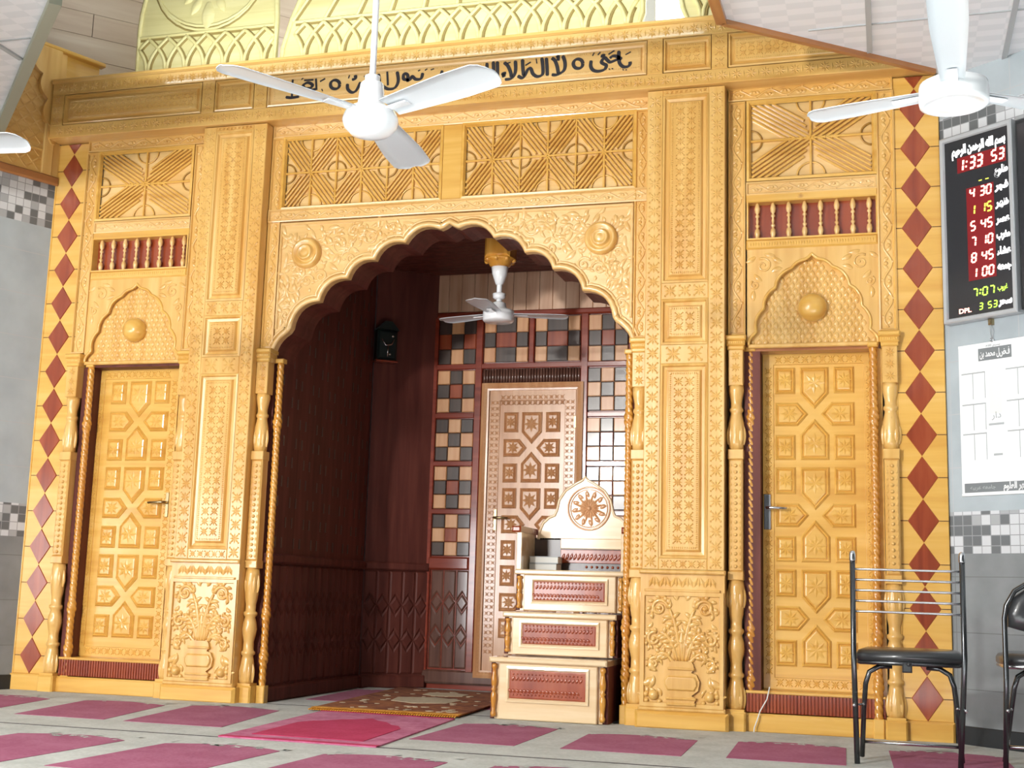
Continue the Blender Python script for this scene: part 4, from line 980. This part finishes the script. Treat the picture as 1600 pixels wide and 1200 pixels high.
runner('cream prayer carpet with crimson fields, the row nearest the viewer', -4.60, 5.4, -3.52, -1.842, c2, .012, (-3.89, 5.3))
c0 = [(-.72, .34, .42, 1.55, -.08), (.10, .30, .42, 1.55, 0), (.86, .28, .42, 1.55, 0)]
runner('shadowed cream and crimson prayer carpet on the floor inside the niche', -1.15, 1.15, -.012, 1.75, c0)

# prayer rug and small rug
t = thing('prayer_rug', 'crimson single prayer rug with pink border laid on the front carpet row', 'rug', (0, 0, 0))
def flat(mb, P, z0, z1, wav=0):
    top = [mb.p(x, z1, -y) for x, y in P]; bot = [mb.p(x, z0, -y) for x, y in P]; mb.strip(bot, top)
    for tr in tessellate_polygon([[Vector((x, y, 0)) for x, y in P]]): mb.f(*[top[i] for i in tr])
def quadmap(Q_, s, v): a = Vector(Q_[0]).lerp(Vector(Q_[1]), s); c = Vector(Q_[3]).lerp(Vector(Q_[2]), s); return tuple(a.lerp(c, v))
Q1 = [(-.47, -1.845), (.385, -1.86), (.27, -.34), (-.60, -.30)]
b = MB(); flat(b, Q1, .013, .020); b.build('border', 'rugpink', t)
b = MB(); flat(b, [quadmap(Q1, s, v) for s, v in ((.14, .10), (.86, .10), (.86, .52), (.80, .60), (.74, .62), (.66, .70), (.58, .73), (.50, .80), (.42, .73), (.34, .70), (.26, .62), (.20, .60), (.14, .52))], .019, .0225); b.build('field', 'rugred', t)
b = MB()
flat(b, [quadmap(Q1, s, v) for s, v in ((0, 0), (1, 0), (1, .03), (0, .03))], .019, .0215); b.build('selvedge', 'rugred', t); b = MB(); flat(b, [quadmap(Q1, s, v) for s, v in ((0, .965), (1, .965), (1, 1), (0, 1))], .019, .0215)
b.build('selvedge', 'rugred', t)
t = thing('fringed_rug', 'small orange-brown patterned rug with yellow fringe, lying into the niche beside the pulpit', 'rug', (0, 0, 0))
Q2 = [(-.70, -.27), (.26, -.25), (.16, 1.60), (-.86, 1.65)]
b = MB(); flat(b, Q2, .021, .030); b.build('border', 'rugorange', t)
b = MB(); flat(b, [quadmap(Q2, s, v) for s, v in ((.0, .0), (1, .0), (1, .045), (0, .045))], .029, .0325)
for k in range(60):
    s = k / 60; b.tube([(*quadmap(Q2, s + .008, .0)[:1], .026, -quadmap(Q2, s + .008, .0)[1]), (quadmap(Q2, s + .008, -.03)[0], .024, -quadmap(Q2, s + .008, -.03)[1])], .005, 4)
b.build('fringe', 'fringe', t)
b = MB(); rr = random.Random(9)
flat(b, [quadmap(Q2, s, v) for s, v in ((.30, .40), (.5, .34), (.70, .40), (.74, .55), (.5, .62), (.26, .55))], .029, .0325)
flat(b, [quadmap(Q2, s, v) for s, v in ((.35, .72), (.5, .68), (.65, .72), (.65, .82), (.5, .86), (.35, .82))], .029, .0325)
for k in range(60):
    s, v = rr.random() * .9 + .05, rr.random() * .88 + .07; x, y = quadmap(Q2, s, v); q = .012 + .02 * rr.random()
    flat(b, [(x + q * math.cos(i * PI / 3), y + q * math.sin(i * PI / 3)) for i in range(6)], .029, .032)
b.build('motifs', 'rugcream', t)

# ------------------------------------------------------------------ pulpit
P_ = thing('pulpit', 'varnished pine pulpit of three steps with a carved arched backrest', 'pulpit', (.785, -.16, .014))
b_spind = [(.012, 0), (.017, .012), (.017, .022), (.011, .03), (.013, .06), (.018, .10), (.017, .125), (.010, .14), (.018, .15), (.010, .16), (.017, .18), (.018, .205), (.012, .24), (.011, .26), (.017, .27), (.017, .28), (.012, .29)]
steps = [(0.0, 0.0, .355), (-.26, .375, .625), (-.50, .645, .895)]     # w of the front, z0, z1
hw = .365
for i, (w, z0, z1) in enumerate(steps):
    st = thing('step', None, None); st.parent = P_
    ww = hw - .0
    b = MB(); b.box(-ww + .03, ww - .03, z0, z1 - .02, -.95, w - .03); b.box(-ww + .06, ww - .06, z0 + .0, z1 - .02, w - .03, w, .006); b.build('riser', 'minbar', st)
    b = MB(); b.box(-ww, ww, z1 - .02, z1 + .012, -.95, w + .02, .008); b.build('tread', 'minbar', st)
    b = MB(); zc0, zc1 = z0 + (.13 if i == 0 else .07), z1 - .065
    b.loops(rect(-.255, .255, zc0 - .025, zc1 + .025), [(0, w), (0, w + .012), (.012, w + .014), (.022, w + .002)], False); b.build('panel_moulding', 'minbar', st)
    b = MB(); b.loops(rect(-.235, .235, zc0 - .003, zc1 + .003), [(0, w), (0, w + .006), (.006, w + .008)])
    for r in range(2):
        for k in range(19):
            u = -.21 + k * .0233; z = zc0 + (zc1 - zc0) * (.28 + .44 * r); b.leaf(u - .01, z - .014, .9 if r else -.9 + PI, .032, .009, .010, w + .008, .5); b.dome(u, z + (.025 if r else -.025), .006, .006, 6, w + .008)
    b.build('inlay', 'red', st)
    k = (z1 - z0 - .04) / .29
    for sx in (-1, 1):
        b = MB(); b.lathe(sx * (ww - .028), w - .012, [(q * 1.05, z0 + .012 + v * k) for q, v in b_spind], 10); b.build('baluster', 'rope', st)
    b = MB(); b.box(ww - .03, ww + .0, z0, z1 - .02, -.95, w - .035, .004); b.build('side_board', 'maho', st); b = MB(); b.box(-ww, -ww + .03, z0, z1 - .02, -.95, w - .035, .004); b.build('side_board', 'maho', st)
# seat box, arms and backrest
b = MB(); b.box(-hw, -hw + .035, .907, 1.15, -.56, -.52, .004); b.box(-hw, -hw + .02, .907, 1.15, -.93, -.56); b.build('seat_side', 'minbar', P_)
b = MB(); b.box(hw - .035, hw, .907, 1.15, -.56, -.52, .004); b.box(hw - .02, hw, .907, 1.15, -.93, -.56); b.build('seat_side', 'minbar', P_)
for sx in (-1, 1):
    b = MB(); b.box(sx * hw - .03, sx * hw + .03, 1.15, 1.19, -.94, -.50, .010); b.build('arm_rail', 'red', P_)
b = MB(); b.box(-hw + .02, hw - .02, .907, 1.13, -.95, -.90); b.build('seat_back', 'ebony', P_)
b = MB(); b.box(-.16, hw - .02, 1.06, 1.13, -.90, -.88, .004); b.build('back_rail', 'minbar', P_)
b = MB(); b.box(-.16, hw - .02, .965, 1.055, -.90, -.888, .003)
for k in range(18): b.leaf(-.15 + k * .0275, .985, 1.0, .05, .011, .012, -.888, .5)
for k in range(9): b.dome(.02 + k * .036, .94, .010, .012, 7, -.90)
b.build('back_inlay', 'steel' if False else 'red', P_)
bo = [(-.33, 1.12), (-.325, 1.17), (-.30, 1.23), (-.255, 1.27), (-.215, 1.285), (-.20, 1.32), (-.185, 1.39), (-.14, 1.455), (-.07, 1.50), (-.02, 1.525), (0, 1.55)]
bo = bo + [(-x, z) for x, z in reversed(bo[:-1])]
b = MB(); b.prism(bo, -.93, -.90, True); b.tube([(x * .97, z, -.90) for x, z in bo], .010, 6); b.build('backrest', 'minbar', P_)
b = MB(); cu, cv = .03, 1.335
b.tube([(cu + .145 * math.cos(a), cv + .145 * math.sin(a), -.898) for a in [2 * PI * i / 36 for i in range(36)]], .007, 6, True)
b.tube([(cu + .128 * math.cos(a), cv + .128 * math.sin(a), -.898) for a in [2 * PI * i / 36 for i in range(36)]], .004, 5, True)
b.star(cu, cv, .075, 12, .012, -.90, .16); b.star(cu, cv, .12, 12, .010, -.90, .09, PI / 12)
for k in range(12):
    a = 2 * PI * k / 12; b.leaf(cu + .078 * math.cos(a), cv + .078 * math.sin(a), a + .7, .05, .014, .014, -.90, -.8)
b.dome(cu, cv, .018, .016, 10, -.90); b.build('carved_roundel', 'bdoor', P_)
for dy, dz, lab, wd in ((0, .0, 'thick book lying on the seat of the pulpit, the lower of two', .185), (.008, .047, 'thick book lying on the seat of the pulpit, the upper of two', .19)):
    t = thing('book', lab, 'book', (.545 + dy * .5, .56, .9215 + dz), 0.05 if dz else 0, group='books on the pulpit seat')
    b = MB(); b.box(-.09, wd - .09, .005, .041, -.13, .0); b.build('page_block', 'paper', t)
    b = MB(); b.box(-.093, wd - .088, 0, .005, -.132, .004); b.box(-.093, wd - .088, .041, .046, -.132, .004); b.box(-.093, wd - .088, 0, .046, -.135, -.130); b.build('cover', 'lightink', t)

# ------------------------------------------------------------------ ceiling fans
def fan(label, hub, az, top, blade_len=.62, rod=.014, mr=.125, drop=0.0, style=0):
    t = thing('ceiling_fan', label, 'fan', hub, group='white ceiling fans')
    b = MB()
    if style == 0: prof = [(.016, .135), (.042, .132), (.047, .125), (.055, .045), (.058, .032), (.075, .028), (.100, .012), (mr, -.015), (mr * 1.02, -.03), (mr * .93, -.055), (mr * .7, -.08), (mr * .4, -.092), (.02, -.096), (.001, -.097)]
    elif style == 1: prof = [(.03, .08), (.06, .07), (.09, .05), (mr, .035), (mr * 1.02, .02), (mr * 1.02, -.03), (mr, -.042), (mr * .88, -.046), (mr * .86, -.042), (mr * .6, -.046), (mr * .3, -.050), (.001, -.050)]
    else: prof = [(.03, .10), (.05, .09), (.055, .06), (.07, .05), (.075, .04), (mr, .035), (mr * 1.03, .02), (mr * 1.03, -.035), (mr * .95, -.045), (.001, -.047)]
    b.lathe(0, 0, prof, 28); b.build('motor_housing', 'white', t)
    b = MB(); h = top - hub[2]; b.tube([(0, .1, 0), (0, h - .02, 0)], rod, 10)
    b.lathe(0, 0, [(rod, .17), (rod * 2.4, .16), (rod * 2.2, .13), (.03, .12)], 14); b.build('downrod', 'white', t)
    b = MB(); b.lathe(0, 0, [(rod * 1.1, h - .13), (.03, h - .12), (.055, h - .05), (.062, h)], 16); b.build('canopy', 'white', t)
    for ia, a in enumerate(az):
        BL = blade_len[ia] if hasattr(blade_len, '__len__') else blade_len; a = math.radians(a); B = thing('blade', None, None); B.parent = t; B.rotation_euler = (0, 0, a)
        b = MB(); n = 10; top_ = []; bot_ = []; r0 = mr * .96
        for k in range(n + 1):
            q = 1 - (1 - k / n) ** 2; x = r0 + (BL - r0) * q; wd = (.056 + .026 * min(1, q * 1.6)) * (.75 if style == 1 else 1)
            if q > .9: wd *= math.sqrt(max(.05, 1 - ((q - .9) / .105) ** 2))
            tilt = (-.23, .05, .02)[style] * (1 - .3 * q); zz = .008 - drop * q
            row = []
            for j in range(5):
                y = (j / 2 - 1) * wd; row.append((x, zz + y * tilt - .006 * (1 - (y / wd) ** 2) * -1, y))
            top_.append([b.p(u, v + .002, -w_) for u, v, w_ in row]); bot_.append([b.p(u, v - .002, -w_) for u, v, w_ in row])
        b.sm = True
        for k in range(n): b.strip(top_[k + 1], top_[k], False); b.strip(bot_[k], bot_[k + 1], False)
        for k in range(n):
            b.f(top_[k][0], top_[k + 1][0], bot_[k + 1][0], bot_[k][0]); b.f(top_[k + 1][-1], top_[k][-1], bot_[k][-1], bot_[k + 1][-1])
        b.f(*top_[0][::-1], *bot_[0]); b.f(*top_[-1], *bot_[-1][::-1]); b.build('vane', 'whitedull', B)
        b = MB(); b.box(mr * .8, mr + .10, .001, .007, -.018, .018, .002); b.dome(mr + .06, 0, .001); b.build('blade_arm', 'white', B)
    return t
fan('white ceiling fan nearest the middle, in front of the inscription', (.817, -3.291, 2.655 - .03), (-124, -25, 95), H, .66, .013, .110)
fan('large white ceiling fan at the upper right, in front of the prayer clock', (3.02, -3.1, 2.60), (163.5, -94, 33), H, (.545, .86, .62), .014, .120, 0, 1)
fan('white ceiling fan at the left picture edge with only a blade tip in view', (-1.33, -3.5, 2.575), (9, 129, 249), H, .64)
fan('small white ceiling fan hanging inside the dark niche', (.11, .80, 2.725), (162, -92, 18), 3.08, .50, .020, .110, 0, 2)
t = thing('fan_mount', 'carved orange wooden block on the niche ceiling holding the small fan', 'mount', (.11, .80, 3.08))
b = MB(); b.box(-.095, .095, .06, .305, -.095, .095, .02); b.build('block', 'rope', t)
b = MB(); b.lathe(0, 0, [(.05, 0), (.075, .01), (.085, .03), (.11, .045), (.12, .06)], 20)
for k in range(8): a = k * PI / 4; b.at(.10 * math.cos(a), .05, .10 * math.sin(a)); b.dome(0, 0, .02, .02)
b.at(); b.build('rosette', 'rope', t)

# ------------------------------------------------------------------ lantern in the niche corner
a = math.atan2(Y1 - 1.77, .42)
t = thing('wall_lantern', 'dark green metal wall lantern in the shadowed left corner of the niche', 'lantern', (-1.17, 1.80, 2.60), a)
b = MB(); b.box(-.085, .085, 0, .25, .0, .10, .02); b.build('body', 'lantern', t)
b = MB(); b.loops([(-.095, .25), (.095, .25), (.03, .32), (-.03, .32)], [(0, 0), (0, .11), (.02, .11)]); b.build('hood', 'lantern', t)
b = MB(); b.tube([(-.05, .17, .105), (-.02, .12, .11), (.03, .13, .11), (.05, .17, .105)], .006, 6); b.tube([(.0, .03, .105), (.0, .12, .11)], .006, 6); b.dome(.04, .20, .012, .01, 8, .10); b.dome(.02, .05, .012, .01, 8, .10); b.build('scrollwork', 'steel', t)
b = MB(); b.box(-.09, .09, -.015, .0, 0, .11, .005); b.build('shelf_lip', 'redstrip', t)

# ------------------------------------------------------------------ prayer clock on the right wall
SEG = {'0': 'abcdef', '1': 'bc', '2': 'abged', '3': 'abgcd', '4': 'fgbc', '5': 'afgcd', '7': 'abc', '8': 'abcdefg', '-': 'd', 'n': 'd'}
def digit(b, ch, u, v, w_, h, wdt):
    sl = .10; t_ = h * .085
    def S(x, y): return (u + x * wdt + y * h * sl, v + y * h)
    segs = {'a': ((.12, 1), (.88, 1)), 'd': ((.12, 0), (.88, 0)), 'g': ((.12, .5), (.88, .5)), 'f': ((0, .55), (0, .95)), 'e': ((0, .05), (0, .45)), 'b': ((1, .55), (1, .95)), 'c': ((1, .05), (1, .45))}
    for q in SEG.get(ch, ''):
        p0, p1 = segs[q]; b.bar(S(*p0), S(*p1), t_ * 2, w_, w_ + .002)
ca, sa = math.cos(RA), math.sin(RA)
CK = thing('prayer_clock', 'digital prayer-time clock with red and green numerals on the right tiled wall', 'clock', (3.125, 0, 0), RA)
x0, x1, z0, z1 = .012, .487, 2.385, 3.51
b = MB(); b.box(x0 + .004, x1 - .004, z0 + .004, z1 - .004, .004, .05); b.build('casing', 'black', CK)
b = MB(); b.loops(rect(x0, x1, z0, z1), [(0, .003), (0, .062), (.006, .068), (.024, .066), (.030, .052)], False); b.build('frame', 'framegrey', CK)
b = MB(); b.box(x0 + .028, x1 - .028, z0 + .028, z1 - .028, .045, .053); b.build('display', 'screen', CK)
b = MB(); b.box(.180, .358, 2.615, 3.17, .0525, .0545); b.build('red_halo', 'ledhalo', CK); b = MB(); b.box(.125, .442, 3.275, 3.368, .0525, .0545); b.build('red_halo', 'ledhalo', CK)  # dim red plates imitate the glow around the numerals
w_ = .055
R1 = MB(); G1 = MB(); Y_ = MB()
def num(b, s, u, v, h, wd, gap):
    for ch in s:
        if ch == ':':
            b.box(u, u + .010, v + h * .22, v + h * .22 + .010, w_, w_ + .002); b.box(u + .005, u + .015, v + h * .65, v + h * .65 + .010, w_, w_ + .002); u += .022
        else: digit(b, ch, u, v, w_, h, wd); u += wd + gap
num(R1, '1', .132, 3.285, .066, .030, .014); num(R1, ':', .180, 3.285, .066, .030, .014); num(R1, '33', .207, 3.287, .066, .032, .016); num(R1, '53', .350, 3.294, .060, .030, .016)
num(Y_, '--', .262, 3.198, .03, .026, .018)
for s, z, bb in (('430', 3.108, R1), ('115', 3.006, Y_), ('545', 2.911, R1), ('710', 2.816, R1), ('845', 2.722, R1), ('100', 2.631, R1)):
    num(bb, s[0], .203, z, .052, .027, .014); num(bb, s[1:], .270, z, .052, .027, .015)
num(G1, '7:07', .203, 2.518, .045, .028, .015); num(G1, '3', .243, 2.438, .036, .020, .014); num(G1, '53', .299, 2.438, .036, .021, .013)
R1.build('red_numerals', 'ledr', CK); G1.build('green_numerals', 'ledg', CK); Y_.build('yellow_numerals', 'ledy', CK)
text('white_heading', 'بسم الله الرحمن الرحيم', .07, .267, 3.392, w_, 'ledw', CK, .35, .05)
for s, z in (('طلوع', 3.215), ('فجر', 3.12), ('ظهر', 3.02), ('عصر', 2.925), ('مغرب', 2.832), ('عشاء', 2.738), ('جمعه', 2.648), ('سحر', 2.448)): text('white_caption', s, .058, .410, z, w_, 'ledw', CK, .085, .05)
text('green_caption', 'غروب', .045, .394, 2.532, w_, 'ledg', CK, .062, .02)
text('red_caption', 'DPL', .038, .150, 2.434, w_, 'ledr', CK, .08, .02, False)
t = thing('wall_speaker', 'tall narrow black speaker box at the right picture edge, just right of the prayer clock', 'speaker', (3.125, 0, 0), RA)
b = MB(); b.box(.500, .68, 2.40, 3.50, .012, .052, .010); b.build('cabinet', 'black', t)
b = MB(); b.box(.516, .665, 2.43, 3.47, .052, .057, .003); b.build('grille', 'screen', t)
b = MB(); b.box(.54, .62, 2.90, 3.0, .0, .013, .004); b.build('wall_bracket', 'steel', t)
t = thing('wall_hook', 'small metal hook with cord between the prayer clock and the wall calendar', 'hook', (3.125, 0, 0), RA)
b = MB(); b.box(.275, .300, 2.348, 2.383, .0, .03, .006); b.build('plate', 'brass', t)
b = MB(); b.tube([(.287, 2.35, .02), (.278, 2.31, .012), (.287, 2.268, .010)], .002, 5); b.tube([(.290, 2.35, .02), (.300, 2.31, .012), (.290, 2.268, .010)], .002, 5); b.build('cord', 'lightink', t)
b = MB(); b.tube([(.288 + .010 * math.cos(a_), 2.262 + .010 * math.sin(a_), .010) for a_ in [2 * PI * i / 12 for i in range(12)]], .003, 5, True); b.build('ring', 'steel', t)

# wall calendar
t = thing('wall_calendar', 'white paper wall calendar with a black title box hanging under the prayer clock', 'calendar', (3.125, 0, 0), RA)
x0, x1 = .066, .53
b = MB(); b.box(x0, x1, 1.385, 2.252, .003, .0065); b.build('sheet', 'paper2', t)
b = MB(); b.box(x0, x1, 1.383, 1.397, .003, .012, .002); b.build('hanging_strip', 'paper2', t); b = MB(); b.box(x0, x1, 2.240, 2.254, .003, .010, .002); b.build('hanging_strip', 'paper2', t)
g = MB(); g.box(.195, .405, 2.150, 2.222, .0065, .0075); g.build('title_bar', 'greyink', t); g = MB(); g.box(.083, .515, 1.402, 1.455, .0065, .0075); g.build('footer_bar', 'greyink', t)
l = MB()
for z in (2.085, 1.905, 1.735):
    for u0, u1 in ((.082, .235), (.365, .518)):
        l.box(u0, u1, z - .004, z + .004, .0065, .0072)
        for q in (u0 + .073, u1 - .003): l.box(q - .0025, q + .0025, z - .15, z, .0065, .0072)
l.box(.25, .345, 1.775, 1.787, .0065, .0072); l.box(.275, .33, 1.603, 1.615, .0065, .0072); l.build('month_grid', 'lightink', t)
b = MB(); b.box(.258, .335, 1.84, 2.11, .0065, .0070); b.build('centre_column', 'cream_p', t)
text('calendar_title', 'فضل محمد بن', .055, .30, 2.172, .0078, 'paper2', t, .19, .02)
text('small_heading', 'بسم الله', .018, .29, 2.228, .0070, 'greyink', t, .09, .01)
text('publisher_line', 'مظهر العلوم', .05, .415, 1.416, .0078, 'paper2', t, .17, .03)
text('address_line', 'جامعه عربيه', .03, .20, 1.42, .0078, 'lightink', t, .16, .01)
text('small_note', 'دار', .05, .30, 1.815, .0075, 'lightink', t, .06, .01)

# ------------------------------------------------------------------ folding chairs
def tube_chair(label, loc, rot, pad=False):
    t = thing('folding_chair', label, 'chair', loc, rot, group='black metal folding chairs')
    hw = .252
    for s in (-1, 1):
        b = MB()
        if pad: b.tube([(s * (hw + .015), .0, .0), (s * hw, .42, .0), (s * hw, .70, -.0), (s * (hw - .01), .76, .0), (s * (hw - .05), .83, 0), (s * (hw - .12), .875, 0), (0, .89, 0)], .0125, 10)
        else: b.tube([(s * (hw - .01 if s < 0 else hw - .03), .0, .0), (s * hw, .50, .0), (s * hw, .98, .0)], .0135, 10)
        b.build('upright', 'tube', t)
        if not pad:
            b = MB(); b.lathe(s * hw, 0, [(.0150, .955), (.0155, .958), (.0155, .985), (.012, 1.0), (.004, 1.005)], 12); b.build('chrome_cap', 'steel', t)
    if pad:
        b = MB(); P = [(-.235, .66), (-.235, .74), (-.205, .80), (-.14, .848), (0, .868), (.14, .848), (.205, .80), (.235, .74), (.235, .66), (.14, .635), (0, .625), (-.14, .635)]
        b.sm = True; b.loops(P, [(.03, -.045), (0, -.03), (0, .0), (.03, .022), (.06, .026)]); b.sm = False; b.ngon(inset(P, .03), -.045); b.build('back_pad', 'vinyl', t)
    else:
        for k in range(5):
            z = .915 - k * .0505; b = MB(); b.tube([(-hw, z, 0), (-hw * .5, z, -.018), (0, z - .001, -.024), (hw * .5, z - .002, -.018), (hw, z - .003, 0)], .0058, 8); b.build('back_bar', 'steel', t)
    # seat pad, in front of the back (the chair faces the facade)
    b = MB(); P = [(-.235, -.03), (.235, -.03), (.25, -.10), (.245, -.30), (.20, -.39), (.0, -.41), (-.20, -.39), (-.245, -.30), (-.25, -.10)]
    b.sm = True; prev = None
    for d, z in ((.02, .475), (0, .485), (0, .51), (.012, .528), (.04, .538), (.09, .535)):
        q = inset(P, d); cur = [b.p(u, z, w_) for u, w_ in q]
        if prev: b.strip(prev, cur)
        else: b.f(*cur)
        prev = cur
    b.f(*prev); b.build('seat', 'vinyl', t)
    b = MB(); b.tube([(u, .472, w_) for u, w_ in inset(P, .012)], .011, 8, True); b.build('seat_rim', 'steel' if pad else 'tube', t)
    for s in (-1, 1):
        b = MB(); b.tube([(s * .08, .455, -.10), (s * .14, .452, -.09), (s * .185, .425, -.08), (s * .203, .37, -.08), (s * .215, .25, -.12), (s * .232, .013, -.21)], .0125, 10); b.build('front_leg', 'tube', t)
        b = MB(); b.dome(s * hw, .27, .010, .012, 8, .010); b.dome(s * .215, .27, .008, .01, 8, -.10); b.tube([(s * hw, .27, .0), (s * .215, .27, -.11)], .006, 6); b.build('pivot', 'steel', t)
    b = MB(); b.tube([(-.226, .085, -.185), (.226, .085, -.185)], .008, 8); b.build('stretcher', 'steel', t)
    b = MB(); b.box(-.03, .015, .43, .475, -.06, -.02, .006); b.dome(0, .47, .010, .012, 8, -.018); b.build('latch', 'vinyl', t)
    return t
tube_chair('black metal chair with five chrome back bars, standing before the right door', (2.845, -1.28, .014), -.04)
tube_chair('black folding chair with a padded back, cut off by the right picture edge', (3.54, -1.12, .014), .10, True)

# white cable at the right door
t = thing('cable', 'thin white cable rising from the carpet to the sill of the right door', 'cable', (0, 0, 0))
b = MB(); b.tube([(1.995, .0, .05), (2.0, .04, .045), (2.015, .08, .04), (2.03, .13, .03), (2.07, .20, .025), (2.085, .27, .02)], .004, 6); b.build('cord', 'cable', t)
